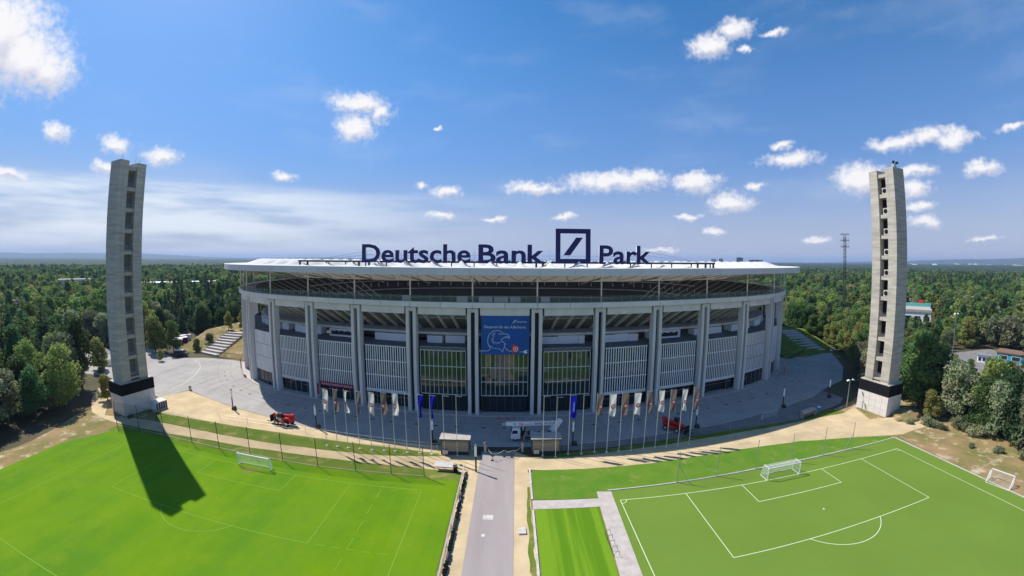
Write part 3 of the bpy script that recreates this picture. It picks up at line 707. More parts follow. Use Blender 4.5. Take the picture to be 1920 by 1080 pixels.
# museum sign over the fin bay, number board, red notice
ms = empty('museum_sign', (0, 0, 0), 0, 'long crimson fascia sign with white lettering over the museum entrance', 'sign')
solid(-.95, -1.15, 4.0, 5.1, 3.13, 3.87, 5, 'sign_board', m_crimson, ms)
q0, q1 = fp(3.17, -.88, 4.28), fp(3.84, -.88, 4.28)
lettering('sign_text', 'EINTRACHT FRANKFURT MUSEUM', .75, m_crestw, ms, q0, q1-q0, UZ, (q1-q0).length)
MB().box((0, 0, 2.9), (.7, .1, 3.2)).build('side_board', m_crimson, ms, fp(3.105, -.3, 0), fang(3.1))
nb = empty('number_board', (-91.2, 110.2, 0), -.95, 'dark board with a pale number two beside the left columns', 'sign')
MB().box((0, 0, 3.9), (2.4, .15, 3.2)).build('board', m_signboard, nb); MB().box((0, .15, 1.2), (.2, .15, 2.4)).build('post', m_steel, nb)
lettering('number', '2', 2.6, m_crestw, nb, (-.6, -.1, 3.0), (1, 0, 0), UZ)
rb = empty('red_notice_board', (94.5, 112.5, 0), .8, 'red and white notice board beside the columns at the stadium corner', 'sign')
MB().box((0, 0, 2.6), (1.9, .12, 3.4)).build('board', m_crest, rb); MB().box((0, -.08, 3.9), (1.7, .06, .7)).build('header', m_crestw, rb); MB().box((0, 0, .5), (.2, .1, 1)).build('post', m_steel, rb)

# ------------------------------------------------------------------ embankments and stairs at both ends of the front
def embank(name, s_list, side):
    prof = [(1.5, .06), (3, 5.6), (9, 6), (14, 6), (30, 0)]
    vs = []; 
    for j, s in enumerate(s_list):
        k = min(1, max(0, (j)/3)) 
        for o, z in prof: vs.append(fp(s, o, max(.03, z*k)))
    n = len(prof); fs = [(i*n+j, (i+1)*n+j, (i+1)*n+j+1, i*n+j+1) for i in range(len(s_list)-1) for j in range(n-1)]
    o = MB().add(vs, fs).build(name, m_verge); tag(o, kind='structure')
embank('embankment', [14.3+i*.5 for i in range(14)], 1)
embank('embankment', [NK-1.6-i*.5 for i in range(14)], -1)
def stairs(name, p0, p1, q0, q1, h, label):
    root = empty(name, (0, 0, 0), 0, label, 'stairs')
    p0, p1, q0, q1 = [Vector((*v, 0)) for v in (p0, p1, q0, q1)]; n = 9
    for i in range(n):
        a, b = p0.lerp(q0, i/n), p1.lerp(q1, i/n); c, d = p0.lerp(q0, (i+1)/n), p1.lerp(q1, (i+1)/n); z = h*(i+1)/n; zb = -.1
        fs = [(0, 3, 2, 1), (4, 5, 6, 7), (0, 1, 5, 4), (1, 2, 6, 5), (2, 3, 7, 6), (3, 0, 4, 7)]
        MB().add([(v.x, v.y, zz) for zz in (zb, z) for v in (a, b, d, c)], fs).build('flight', m_pave, root)
        u = .28
        MB().add([(v.x, v.y, zz) for zz in (z+.01, z+.06) for v in (a, b, b.lerp(d, u), a.lerp(c, u))], fs).build('tread', m_kerb, root)
    for s_, e_ in ((p0, q0), (p1, q1)):
        MB().tube((s_.x, s_.y, 1.1), (e_.x, e_.y, h+1.1), .05, n=5).build('handrail', m_darksteel, root)
        for i in range(7):
            v = s_.lerp(e_, i/6); MB().tube((v.x, v.y, h*i/6), (v.x, v.y, h*i/6+1.1), .04, n=5).build('rail_post', m_darksteel, root)
stairs('stairway', (-128, 128.8), (-117, 126.6), (-128.5, 148), (-119, 149), 6, 'broad pale concrete steps climbing the bank left of the columns')
stairs('stairway', (123.8, 136.7), (138.6, 138), (127, 162), (139, 160), 6, 'broad shaded concrete steps climbing the bank beyond the red notice')
for nm, P_ in (('left', [(-143, 131, 0), (-102, 124.6, 0), (-110, 149.5, 5.7), (-143, 149.5, 5.7), (-143, 190, 5.7), (-122, 190, 5.7)]), ('right', [(111, 131.5, 0), (147, 141, 0), (147, 162, 5.7), (116, 162, 5.7), (147, 200, 5.7), (124, 200, 5.7)])):
    fs = [(0, 1, 2, 3), (3, 2, 5, 4)]
    tag(MB().add([(x, y, z+.04) for x, y, z in P_], fs).build('bank', m_dirt if nm == 'left' else m_verge), kind='structure')
def lowfence(name, p, q, n, h, label):
    r = empty(name, (0, 0, 0), 0, label, 'fence'); p, q = Vector(p), Vector(q)
    for z in (h, h*.15): MB().tube(p+UZ*z, q+UZ*z, .06, n=5).build('rail', m_darksteel, r)
    for i in range(n+1):
        v = p.lerp(q, i/n); MB().tube(v, v+UZ*h, .045, n=5).build('bar', m_darksteel, r)
lowfence('bar_fence', (-116, 126, .05), (-102.5, 125.5, .05), 26, 2.3, 'black barred fence at the foot of the sunlit steps')
lowfence('bar_fence', (112, 131, .05), (124, 136, .05), 26, 1.8, 'black barred fence at the foot of the shaded steps')

# ------------------------------------------------------------------ marathon towers
def tower(name, loc, rz, sgn, label, speakers):
    """sgn = +1: slotted long face looks towards +x, -1 towards -x"""
    t = empty(name, loc, rz, label, 'tower')
    bk = MB().box((0, 0, 2.65), (6.5, 9.5, 5.3)).build('plinth', m_white_block, t)
    for j in range(1, 5): MB().box((sgn*3.27, -4.75+j*1.9, 2.65), (.03, .03, 5.2)).build('plinth_joint', m_kerb, bk)
    for j in range(1, 3): MB().box((sgn*3.27, 0, j*1.75), (.03, 9.4, .03)).build('plinth_joint', m_kerb, bk)
    bd = MB().box((0, 0, 6.7), (6.7, 9.7, 2.8)).build('black_band', m_black, t)
    for j in range(8): MB().box((sgn*3.37, -4.2+j*1.2, 6.7), (.05, 1.1, 2.5)).build('band_panel', m_black, bd)
    for j in range(5): MB().box((-2.6+j*1.3, -4.87, 6.7), (1.2, .05, 2.5)).build('band_panel', m_black, bd)
    MB().box((0, 0, 8.2), (6.3, 9.2, .25)).build('deck', m_conc, t)
    zt = 63.4
    # two pillars and a recessed web between them
    for yy, zz in ((-2.48, zt), (2.48, zt-.15)):
        p = MB()
        nl = 22
        for k in range(nl):                    # concrete lifts, each very slightly out of line
            z0, z1 = 8.3+(zz-8.3)*k/nl, 8.3+(zz-8.3)*(k+1)/nl
            e = random.uniform(-.012, .012)
            p.box((0, yy, (z0+z1)/2), (5.2+e, 2.5+e, z1-z0-.002))
        p.build('pillar', m_conc, t)
    MB().box((-sgn*.9, 0, 35.2), (3.2, 2.46, 53.8)).build('core_wall', m_conc, t)
    n = 10
    for k in range(n+1):
        z = 9.0+(61.6-9.0)*k/n
        MB().box((sgn*1.45, 0, z), (1.7, 2.46, .95 if k else .5)).build('slot_beam', m_conc, t)
        if k < n:
            MB().box((sgn*.74, 0, z+2.7), (.06, 2.3, 3.6)).build('slot_opening', m_black if speakers else m_soffit, t)  # back panel, recess shade put into its colour, greyer on the shaded tower
            if speakers and k >= 4:
                sp = MB().box((sgn*1.5, -.35, z+1.35), (1.0, 1.5, 1.6)).build('loudspeaker', m_kerb, t)
                MB().tube((sgn*2.0, -.35, z+1.35), (sgn*2.06, -.35, z+1.35), .58, n=16).build('speaker_cone', m_black, sp)
            else:
                for q in range(3): MB().tube((sgn*2.1, -1.2, z+.8+q*.35), (sgn*2.1, 1.2, z+.8+q*.35), .035, n=4).build('slot_rail', m_steel, t)
    for q in range(9):
        MB().tube((-3, -4.4+q*1.1, 8.3), (-3, -4.4+q*1.1, 9.4), .04, n=4).build('deck_rail_post', m_steel, t)
    MB().tube((-3, -4.4, 9.4), (-3, 4.4, 9.4), .04, n=4).build('deck_rail', m_steel, t)
    for (x, y, h) in ((1.2, -2.6, 1.6), (-1, 2.4, 2.2), (1.8, 2, 1.2)): MB().tube((x, y, zt-.3), (x, y, zt+h), .05, n=5).build('antenna', m_steel, t)
    return t
random.seed(3)
tower('marathon_tower', (-97.6, 71.2, 0), R(-9), 1, 'tall shaded concrete tower with dark slot windows rising beside the grass pitch', False)
tR = tower('marathon_tower', (97.6, 74.6, 0), R(6), -1, 'tall sunlit concrete tower with loudspeakers in its slot behind the artificial pitch', True)
MB().box((.3, -2.3, 64.2), (.9, .9, .9)).build('camera_mount', m_steel, tR)
for x in (-.4, 1): MB().tube((x, -2.6, 64.9), (x*1.5, -3.0, 65.1), .35, n=8).build('roof_camera', m_darksteel, tR)
ann = empty('meter_cabinet', (-91.6, 74.6, 0), R(-9), 'grey slatted cabinet standing against the plinth of the shaded tower', 'cabinet')
MB().box((0, 0, 1.1), (2.6, 3.4, 2.2)).build('housing', m_beam, ann)
for k in range(5): MB().box((1.32, -1.4+k*.7, 1.1), (.06, .5, 1.8)).build('louvre', m_signboard, ann)

# ------------------------------------------------------------------ flagpoles and flags
polemesh = MB().tube((0, 0, 0), (0, 0, 13), .07, .045, n=8).tube((0, 0, 0), (0, 0, .12), .3, n=8).mesh('flagpole', m_pole)
armmesh = MB().tube((0, 0, 12.8), (1.25, 0, 12.8), .03, n=5).mesh('arm', m_pole)
def eagle(parent, m, cx_, cz, r, y):
    P_ = [(0, .8), (.15, .55), (.35, .6), (.75, .45), (.6, .1), (.8, -.1), (.45, -.2), (.4, -.55), (.15, -.35), (0, -.8)]
    pts = P_+[(-x, z) for x, z in reversed(P_[1:-1])]
    return MB().add([(cx_+x*r, y, cz+z*r) for x, z in pts], [tuple(range(len(pts)))]).build('crest_eagle', m, parent)
def flag(x, y, kind, furl, rz):
    lab = {'w': 'white flag with red round eagle crest', 'b': 'dark brown flag with red round eagle crest', 'u': 'deep blue flag with white lettering'}[kind]
    if furl > .4: lab = {'w': 'white flag twisted narrow in the wind on its pole', 'b': 'brown and white flag twisted narrow round its pole', 'u': 'deep blue flag drooping furled against its pole'}[kind]
    m = {'w': m_flagw, 'b': m_flagb, 'u': m_flagblue}[kind]
    f = empty('flag', (x, y, 0), rz, lab, 'flag', {'w': 'white crest flags', 'b': 'brown crest flags', 'u': 'blue flags'}[kind])
    b = MB(); nx, nz_ = 6, 16; ph = random.uniform(0, 6)
    def F(u, v):
        w = 1.4*(1-furl*(.35+.65*abs(math.sin(v*2.2+ph)))) * (1-.12*v)
        sw = furl*.5*v
        return (.09+u*w+sw*.6, .16*math.sin(u*5+v*6+ph)*(.25+v)*(1+furl), 12.75-v*4.5-u*.25*v)
    for j in range(nz_+1):
        for i in range(nx+1): b.v.append(F(i/nx, j/nz_))
    b.f = [(j*(nx+1)+i, j*(nx+1)+i+1, (j+1)*(nx+1)+i+1, (j+1)*(nx+1)+i) for j in range(nz_) for i in range(nx)]
    b.build('flag_cloth', m, f, smooth=True)
    c_ = F(.5, .55); r = .5*(1-furl*.55)
    if kind == 'u':
        if furl < .4:
            o = lettering('flag_text', 'mainova', .62, m_print, f, (c_[0]+.2, c_[1]-.28, 9.4), (0, 0, 1), (-1, 0, 0))
    else:
        n = 18
        MB().add([(c_[0]+r*(1-furl*.4)*math.cos(2*PI*k/n), c_[1]-.27, c_[2]+r*math.sin(2*PI*k/n)) for k in range(n)], [tuple(range(n))]).build('crest', m_crest, f)
        if furl < .4:
            eagle(f, m_crestw if kind == 'b' else m_crestw, c_[0], c_[2], r*.85, c_[1]-.28)
    return f
random.seed(21)
FL = [(-38.6, 70.8, 'w', 0), (-36.2, 70.9, 'b', .25), (-33.7, 70.8, 'w', .7), (-31.2, 71, 'b', .6), (-28.5, 71, 'w', .1), (-25.9, 71.2, 'b', .15), (-23.6, 71.3, 'w', .1), (-21, 71.2, None, 0), (-18.4, 71.3, 'u', .55), (-15.9, 71.1, 'u', .75), (-13.3, 71.2, None, 0), (-10.7, 71.2, None, 0),
      (6.4, 71.5, None, 0), (8.9, 70.9, None, 0), (11.6, 71.9, 'u', .1), (14.3, 71.8, None, 0), (17.1, 72.3, 'b', .2), (19.6, 72, 'w', 0), (22.2, 72.1, 'b', 0), (24.8, 72.1, 'w', 0), (27.7, 72.6, 'b', .3), (30.3, 72.7, 'w', .15), (32.8, 72.5, 'b', .05), (35.4, 72.4, 'w', .3), (38.2, 72.8, 'b', .15)]
for x, y, k, fu in FL:
    p = link('flagpole', polemesh, None, (x, y, .06)); a = R(-12 if x < 0 else 8)
    arm_ = link('arm', armmesh, p, (0, 0, 0), a)
    tag(p, 'bare pale flagpole without a flag in the row' if k is None else 'tall pale flagpole carrying a '+{'w': 'white', 'b': 'dark brown', 'u': 'deep blue'}[k]+' flag left of the road' if x < 0 else 'tall pale flagpole carrying a '+{'w': 'white', 'b': 'dark brown', 'u': 'deep blue'}[k]+' flag right of the road', 'flagpole', 'bare flagpoles' if k is None else 'flagpoles along the plaza')
    if k: flag(x, y, k, fu, a)

# ------------------------------------------------------------------ street furniture
def pillar_lamp(x, y, label, base=True):
    t = empty('pillar_lamp', (x, y, .05), random.uniform(-.2, .2), label, 'lamp', 'pillar lamps around the plaza')
    MB().tube((0, 0, 0), (0, 0, 3.3), .16, n=10).build('shaft', m_darksteel, t)
    MB().tube((0, 0, 3.3), (0, 0, 5.4), .2, n=12).build('diffuser', m_whitewall, t)
    MB().tube((0, 0, 5.4), (0, 0, 5.75), .26, .1, n=12).build('cap', m_steel, t)
    if base:
        MB().box((.35, 0, .35), (1.1, .8, .7)).build('weight', m_darksteel, t); MB().box((.6, .1, .85), (.4, .4, .3)).build('lantern', m_gold, t)
for x, y, lab in ((-72.1, 82.1, 'pillar lamp alone on the sunlit edge of the pale plaza'), (-45, 78.4, 'pillar lamp beside the red telehandler on the sand edge'), (-16.6, 75.8, 'pillar lamp behind the left wooden booth'), (-6.4, 65.1, 'pillar lamp casting a shadow over the road entrance'), (13.1, 75.8, 'pillar lamp behind the blue flag right of the lift truck'), (43.4, 80.3, 'pillar lamp by the parked telehandler at the lane kerb'), (72.9, 85.9, 'pillar lamp on the shaded plaza near the goal frame'), (91.8, 87.9, 'pillar lamp beside the plinth of the sunlit tower')):
    pillar_lamp(x, y, lab, abs(x) > 8)
def mast_lamp(x, y, h, label, heads=2):
    t = empty('mast_lamp', (x, y, .05), 0, label, 'lamp')
    MB().tube((0, 0, 0), (0, 0, h), .11, .07, n=8).build('pole', m_steel, t)
    for s in (-1, 1)[:heads]:
        MB().tube((0, 0, h), (s*.8, -.2, h+.2), .05, n=5).build('bracket', m_steel, t); MB().box((s*1.05, -.25, h+.2), (.7, .45, .22), 0, s*.3).build('lamp_head', m_whitewall, t)
mast_lamp(90.3, 79.3, 7.7, 'slim twin-headed camera mast on the sand by the sunlit tower'); mast_lamp(117.2, 113, 7, 'slim lamp mast at the far edge of the shaded plaza'); mast_lamp(131, 74, 24, 'tall floodlight pole rising out of the trees')
bin_ = empty('litter_bin', (-95.2, 89.9, .05), 0, 'small pale litter bin on the corner of the sand apron', 'bin')
MB().tube((0, 0, 0), (0, 0, 1.1), .42, n=12).build('drum', m_kerb, bin_); MB().tube((0, 0, 1.1), (0, 0, 1.3), .46, .2, n=12).build('lid', m_darksteel, bin_)
def booth(x, y, rz, label):
    t = empty('ticket_booth', (x, y, .08), rz, label, 'booth')
    W, D_, H_ = 5.7, 2.8, 3.3
    rf = MB().box((0, 0, H_+.12), (W+.5, D_+.6, .24)).build('roof', m_roofgrey, t); MB().box((0, -D_/2-.31, H_+.1), (W+.55, .06, .34)).build('roof_edge', m_greenframe, rf)
    for sx in (-1, 1):
        for sy in (-1, 1): MB().box((sx*(W/2-.08), sy*(D_/2-.08), H_/2), (.18, .18, H_)).build('post', m_greenframe, t)
    for r in range(5): MB().box((0, -D_/2+.1, .95+r*.48), (W-.36, .08, .44)).build('plank', m_wood, t)
    MB().box((0, -D_/2+.08, .36), (W-.36, .12, .66)).build('base_panel', m_signboard, t)
    for sx in (-1, 1): MB().box((sx*(W/2-.1), 0, H_/2+.1), (.06, D_-.4, H_-.3)).build('side_glass', m_darkglass, t)
    MB().box((0, D_/2-.1, H_/2+.1), (W-.4, .06, H_-.3)).build('shutter', m_wood, t)
    MB().box((-W/2+.9, -D_/2-.2, .7), (1.1, .3, .9)).build('notice_panel', m_rail if False else m_steel, t)
booth(-11.2, 72.7, .02, 'wooden ticket booth with flat roof left of the road gate'); booth(7.1, 73.4, 0, 'wooden ticket booth with flat roof in front of the lift truck')
ga = empty('road_gate', (0, 0, .09), 0, 'thin wire chain gate on slim posts across the road entrance', 'gate')
gp = [(-4.9, 72.8), (-3.6, 69.4), (-1.3, 71.0), (.2, 70.8), (2, 72.3)]
for x, y in gp[1:4]: MB().tube((x, y, 0), (x, y, 1.6), .05, n=6).tube((x, y, 0), (x, y, .1), .28, n=8).build('gate_post', m_darksteel, ga)
for a, b_ in zip(gp, gp[1:]): polytube([Vector((*a, 1.45)), (Vector((*a, 1.1))+Vector((*b_, 1.1)))/2, Vector((*b_, 1.45))], .035, 4).build('chain', m_pole, ga)
for (x, y, lab) in ((-5.2, 72.4, 'stubby turnstile post beside the left gate booth'), (2.4, 73.2, 'stubby turnstile post beside the right gate booth')):
    t = empty('turnstile_post', (x, y, .08), 0, lab, 'post'); MB().tube((0, 0, 0), (0, 0, 2.2), .3, n=10).build('drum', m_steel, t); MB().tube((0, 0, 2.2), (0, 0, 2.5), .42, .3, n=10).build('cap', m_gold, t)
for k, x in enumerate((-3.2, -2, -.7, .6)):
    t = empty('traffic_cone', (x, 90.3, .06), 0, 'small red and white traffic cone before the glass entrance', 'cone', 'cones before the entrance')
    MB().tube((0, 0, .05), (0, 0, .8), .2, .05, n=8).build('cone', m_crest, t); MB().box((0, 0, .04), (.5, .5, .08)).build('foot', m_crest, t); MB().tube((0, 0, .35), (0, 0, .5), .15, .12, n=8).build('band', m_crestw, t)
# rail along the road with dark bundles of netting
rl = empty('road_railing', (0, 0, .05), 0, 'pale metal handrail running along the road beside the grass pitch', 'railing')
for z in (1.1, .6): MB().tube((-8.7, 8, z), (-8.7, 66, z), .045, n=5).build('rail', m_pole, rl)
for i in range(24): MB().tube((-8.7, 66-i*2.5, 0), (-8.7, 66-i*2.5, 1.1), .045, n=5).build('post', m_pole, rl)
random.seed(8)
for i in range(11):
    y = 64.2-i*2.35; me = MB(); seg = 7; l = random.uniform(1.9, 2.3)
    pts = [Vector((-8.15+random.uniform(-.08, .08), y-l*k/seg, .35+random.uniform(-.05, .08))) for k in range(seg+1)]
    for k, (a, b_) in enumerate(zip(pts, pts[1:])): me.tube(a, b_, random.uniform(.18, .32), random.uniform(.18, .32), n=8)
    tag(me.build('net_bundle', m_black if i % 3 else m_signboard), 'rolled black netting bundle lying along the road railing', 'net', 'rolled nets by the railing')
# tall ball-stop fences
def ballfence(name, pts, h, label, alpha_m, post_m, brace=False):
    t = empty(name, (0, 0, .08), 0, label, 'fence')
    for x, y in pts: MB().tube((x, y, 0), (x, y, h), .07, n=6).build('post', post_m, t)
    for (a, b_) in zip(pts, pts[1:]):
        MB().quad((*a, .1), (*b_, .1), (*b_, h-.2), (*a, h-.2)).build('net', alpha_m, t)
        MB().tube((*a, .15), (*b_, .15), .022, n=4).build('bottom_rope', m_pole, t); MB().tube((*a, h-.15), (*b_, h-.15), .015, n=3).build('top_wire', post_m, t)
    if brace:
        for i in (0, -1):
            x, y = pts[i]; MB().tube((x+2.2*(1 if i == 0 else -1), y, 0), (x, y, h*.6), .05, n=5).build('brace', post_m, t)
ballfence('ball_stop_fence', [(-92, 61.2), (-84.5, 61.9), (-76.5, 62.4), (-68, 62.5), (-60.1, 62.4), (-52.2, 62.6), (-44.2, 62.3), (-36.4, 62.2), (-28.7, 62.4), (-21.8, 62.6), (-15.6, 62.6)], 6, 'tall dark netting fence behind the goal of the grass pitch', m_net, m_darksteel)
m_net2 = clear('light_netting', (.2, .24, .2), .05, .9)
ballfence('ball_stop_fence', [(29.4, 58.75), (37.5, 59.1), (46.2, 59.55), (54.7, 59.6), (63.2, 59.6), (71.5, 59.6)], 6.1, 'tall grey netting fence behind the goal of the artificial pitch', m_net2, m_steel, True)
lw = empty('wire_fence', (0, 0, .06), 0, 'low thin wire fence curving along the plaza edge behind the flags', 'fence')
wp_ = [(-70, 74.6), (-62, 75), (-54, 75.1), (-46, 75), (-38, 74.5), (-30, 73.9), (-22, 73.2), (-15, 72.6)]
for x, y in wp_: MB().tube((x, y, 0), (x, y, 1.7), .04, n=5).build('post', m_steel, lw)
for a, b_ in zip(wp_, wp_[1:]):
    for z in (1.65, .9): MB().tube((*a, z), (*b_, z), .009, n=3).build('wire', m_steel, lw)
lw = empty('wire_fence', (0, 0, .06), 0, 'low thin wire fence along the lane behind the right flags', 'fence')
wp_ = [(11, 73.1), (19, 74.2), (27, 75.2), (35, 76.2), (43, 76.9), (51, 77.2), (59, 77.4)]
for x, y in wp_: MB().tube((x, y, 0), (x, y, 1.7), .04, n=5).build('post', m_steel, lw)
for a, b_ in zip(wp_, wp_[1:]):
    for z in (1.65, .9): MB().tube((*a, z), (*b_, z), .009, n=3).build('wire', m_steel, lw)

# goals
def netgrid(b, p, q, r, s, nu, nv, w=.02):
    p, q, r, s = map(Vector, (p, q, r, s))
    for i in range(nu+1):
        a, c_ = p.lerp(q, i/nu), s.lerp(r, i/nu); b.tube(a, c_, w/2, n=3, cap=False)
    for j in range(nv+1):
        a, c_ = p.lerp(s, j/nv), q.lerp(r, j/nv); b.tube(a, c_, w/2, n=3, cap=False)
def goal(name, loc, rz, W, H_, top, bot, label, frame=m_truckw):
    t = empty(name, loc, rz, label, 'goal')
    for s in (-1, 1): MB().tube((s*W/2, 0, 0), (s*W/2, 0, H_), .08, n=8).build('goalpost', frame, t)
    MB().tube((-W/2, 0, H_), (W/2, 0, H_), .08, n=8).build('crossbar', frame, t)
    fr = MB()
    for s in (-1, 1): fr.tube((s*W/2, 0, H_), (s*W/2, top, H_), .045, n=5).tube((s*W/2, top, H_), (s*W/2, bot, 0), .045, n=5).tube((s*W/2, 0, .03), (s*W/2, bot, .03), .045, n=5)
    fr.tube((-W/2, bot, .04), (W/2, bot, .04), .045, n=5); fr.build('back_frame', frame, t)
    b = MB(); netgrid(b, (-W/2, 0, H_), (W/2, 0, H_), (W/2, top, H_), (-W/2, top, H_), int(W*4), int(top*4)); netgrid(b, (-W/2, top, H_), (W/2, top, H_), (W/2, bot, 0), (-W/2, bot, 0), int(W*4), int(H_*4))
    for s in (-1, 1): netgrid(b, (s*W/2, 0, 0), (s*W/2, bot, 0), (s*W/2, top, H_), (s*W/2, 0, H_), int(bot*4), int(H_*4))
    b.build('net', m_netw, t)
goal('football_goal', (-48.1, 58.1, .1), 0, 7.32, 2.44, .5, .9, 'white football goal on the bright grass pitch')
goal('football_goal', (49.6, 55.0, .1), 0, 7.32, 2.44, 1.6, 2.2, 'white football goal with deep net on the artificial pitch')
goal('small_goal', (88, 34.6, .05), R(100), 4.4, 1.9, 1.2, 2.6, 'small portable goal with draped net on the dry ground')
goal('small_goal', (89.4, 27.2, .05), R(95), 4.4, 1.9, 1.2, 2.4, 'small portable goal at the touchline behind the draped one')
goal('goal_frame', (64.6, 80.2, .06), R(8), 5, 2, .4, 1, 'blue grey portable goal frame parked on the shaded plaza', m_steel)
def dugout(x, y, rz, w, label, m):
    t = empty('team_shelter', (x, y, .07), rz, label, 'shelter')
    MB().box((0, .5, .9), (w, .08, 1.8)).build('back_wall', m, t); MB().box((0, 0, 1.85), (w+.2, 1.3, .1), 0, 0, .12).build('roof', m_roofgrey, t)
    for s in (-1, 1): MB().box((s*w/2, 0, .9), (.08, 1.1, 1.8)).build('side_wall', m, t)
    MB().box((0, .2, .45), (w-.2, .4, .08)).build('bench_seat', m_wood, t)
dugout(75.2, 78.2, R(10), 5, 'silver team shelter standing on the verge near the sunlit tower', m_steel)
t = empty('lean_to', (-12.4, 65.4, .07), R(-3), 'low lean-to with slanted grey roof on the grass strip by the road', 'shelter')
MB().box((0, 0, 1.15), (3.6, 1.5, .06), 0, 0, .25).build('roof', m_kerb, t)
for sx in (-1.7, 1.7):
    for sy, hh in ((-.6, 1.0), (.6, 1.3)): MB().tube((sx, sy, 0), (sx, sy, hh), .04, n=5).build('leg', m_steel, t)
MB().box((0, .2, .4), (3.2, .4, .07)).build('bench_seat', m_wood, t)
for x, y, lab in ((-10.2, 64.8, 'black wheeled bin next to the low lean-to'),):
    t = empty('wheeled_bin', (x, y, .07), .3, lab, 'bin'); MB().box((0, 0, .6), (.7, .8, 1.1)).build('tub', m_black, t); MB().box((0, 0, 1.2), (.76, .9, .1), 0, 0, .1).build('lid', m_darksteel, t)
tag(MB().box((0, 0, .12), (1.1, 1.4, .22)).build('stone_slab', m_kerb, None, (1.7, 48.2, .05), .1), 'pale stone slab lying on the sand beside the road', 'slab')
t = empty('utility_box', (.55, 36.6, .05), 0, 'small white utility box standing on the sand beside the road', 'box'); MB().box((0, 0, .35), (.5, .5, .7)).build('cabinet', m_truckw, t); MB().box((0, 0, .75), (.56, .56, .1)).build('cap', m_black, t)
t = empty('tool_crate', (82, 81.5, .06), .3, 'small turquoise crate left on the sand before the sunlit tower', 'crate'); MB().box((0, 0, .3), (1.6, .9, .6)).build('body', m_tblue, t); MB().box((.1, 0, .65), (1.1, .7, .1)).build('lid', m_whitewall, t)
br = empty('bike_rack', (14.1, 44.5, .08), R(2), 'thin black hoop rack standing on the paving by the striped lawn', 'rack')
for i in range(5): polytube([Vector((.4*math.cos(PI*k/8), -2.4+i*1.2, .8*math.sin(PI*k/8))) for k in range(9)], .03, 5).build('hoop', m_darksteel, br)
MB().tube((-.4, -2.5, .04), (-.4, 2.5, .04), .03, n=5).build('base_bar', m_darksteel, br)

# ------------------------------------------------------------------ vehicles
def wheel(parent, x, y, r, w):
    ty = MB().tube((x, y-w/2, r), (x, y+w/2, r), r, n=18).build('tyre', m_rubber, parent)
    MB().tube((x, y-w/2-.02, r), (x, y+w/2+.02, r), r*.55, n=14).build('rim', m_steel, ty)
def telehandler(loc, rz, label):
    t = empty('telehandler', loc, rz, label, 'telehandler')       # front looks towards -x
    MB().prism([(-1.9, .75), (2.1, .75), (2.5, 1.2), (2.5, 1.75), (1.2, 1.95), (.2, 1.5), (-1.9, 1.3)], -.95, .95, Matrix.Rotation(PI/2, 4, 'X')).build('chassis', m_red, t)
    cb = MB().box((-.5, -.62, 1.75), (1.5, .8, .9)).build('cab', m_signboard, t)
    MB().prism([(-1.2, 2.1), (.25, 2.1), (.1, 2.95), (-.9, 2.95)], .2, 1.02, Matrix.Rotation(PI/2, 4, 'X')).build('cab_window', m_darkglass, cb)
    MB().box((-.4, -.62, 3.0), (1.2, .9, .1)).build('cab_roof', m_darksteel, cb)
    MB().box((-.5, -1.04, 1.6), (1.3, .05, .8)).build('cab_door', m_steel, cb)
    bo = MB().box((.1, .2, 2.15), (5.8, .5, .55), 0, -.1).build('boom', m_red, t); MB().box((-2.7, .2, 1.75), (1.2, .36, .4), 0, -.25).build('boom_extension', m_red, bo)
    MB().box((2.3, .2, 2.3), (.7, .9, 1.0)).build('boom_pivot', m_red, t); MB().box((1.2, -.65, 1.75), (1.7, .6, .7)).build('engine_cover', m_red, t)
    at = MB().box((-3.5, .2, 1.2), (.35, 1.9, 1.6)).build('fork_carriage', m_black, t)
    for s in (-.5, .9): MB().box((-4.2, s, .35), (1.4, .16, .1)).build('fork', m_black, at)
    MB().tube((-3.2, .2, 1.2), (-2.7, .2, 2.0), .14, n=8).build('tilt_ram', m_steel, at)
    for x in (-1.5, 1.5):
        for y in (-1.0, 1.0): wheel(t, x, y, .68, .5)
    for x in (-1.5, 1.5): MB().box((x, -1.0, 1.42), (1.4, .5, .08)).build('mudguard', m_black, t)
telehandler((-53.6, 78.2, .05), R(-6), 'red telehandler with black forks parked on the sunlit sand edge')
telehandler((37.6, 80.2, .06), R(128), 'red telehandler parked at an angle by the kerb in the stadium shadow')
tr = empty('lift_truck', (5, 79.2, .06), R(2), 'white truck with folded aerial lift boom parked before the entrance', 'truck')
ch = MB().box((.6, 0, .85), (9.6, 1.1, .35)).build('chassis', m_darksteel, tr)
cab = MB().prism([(-5.05, .6), (-3.0, .6), (-3.0, 2.75), (-3.3, 2.95), (-4.7, 2.95), (-5.0, 1.8)], -1.15, 1.15, Matrix.Rotation(PI/2, 4, 'X')).build('cab', m_truckw, tr)
MB().prism([(-4.85, 1.85), (-3.6, 1.85), (-3.6, 2.6), (-4.62, 2.6)], 1.16, 1.18, Matrix.Rotation(PI/2, 4, 'X')).build('side_window', m_darkglass, cab)
MB().add([(-5.06, -1, 1.8), (-5.06, 1, 1.8), (-4.76, 1, 2.8), (-4.76, -1, 2.8)], [(3, 2, 1, 0)]).build('windscreen', m_darkglass, cab)
MB().box((-5.06, 0, .75), (.15, 2.2, .35)).build('bumper', m_steel, cab)
for x in (-4.1, .4, 3.2):
    for y in (-.95, .95): wheel(tr, x, y, .5, .35)
MB().box((1.2, 0, 1.3), (7.2, 2.2, .25)).build('deck', m_steel, tr)
for k in range(9):
    x = -1.9+k*.75; MB().box((x, -.85+(k % 3)*.2, 1.75), (.5, .5, .5+.3*(k % 2))).build('equipment_box', (m_steel, m_darksteel, m_truckw)[k % 3], tr)
MB().box((-2.4, -.2, 1.9), (.9, 1.6, 1.3)).build('engine_block', m_black, tr)
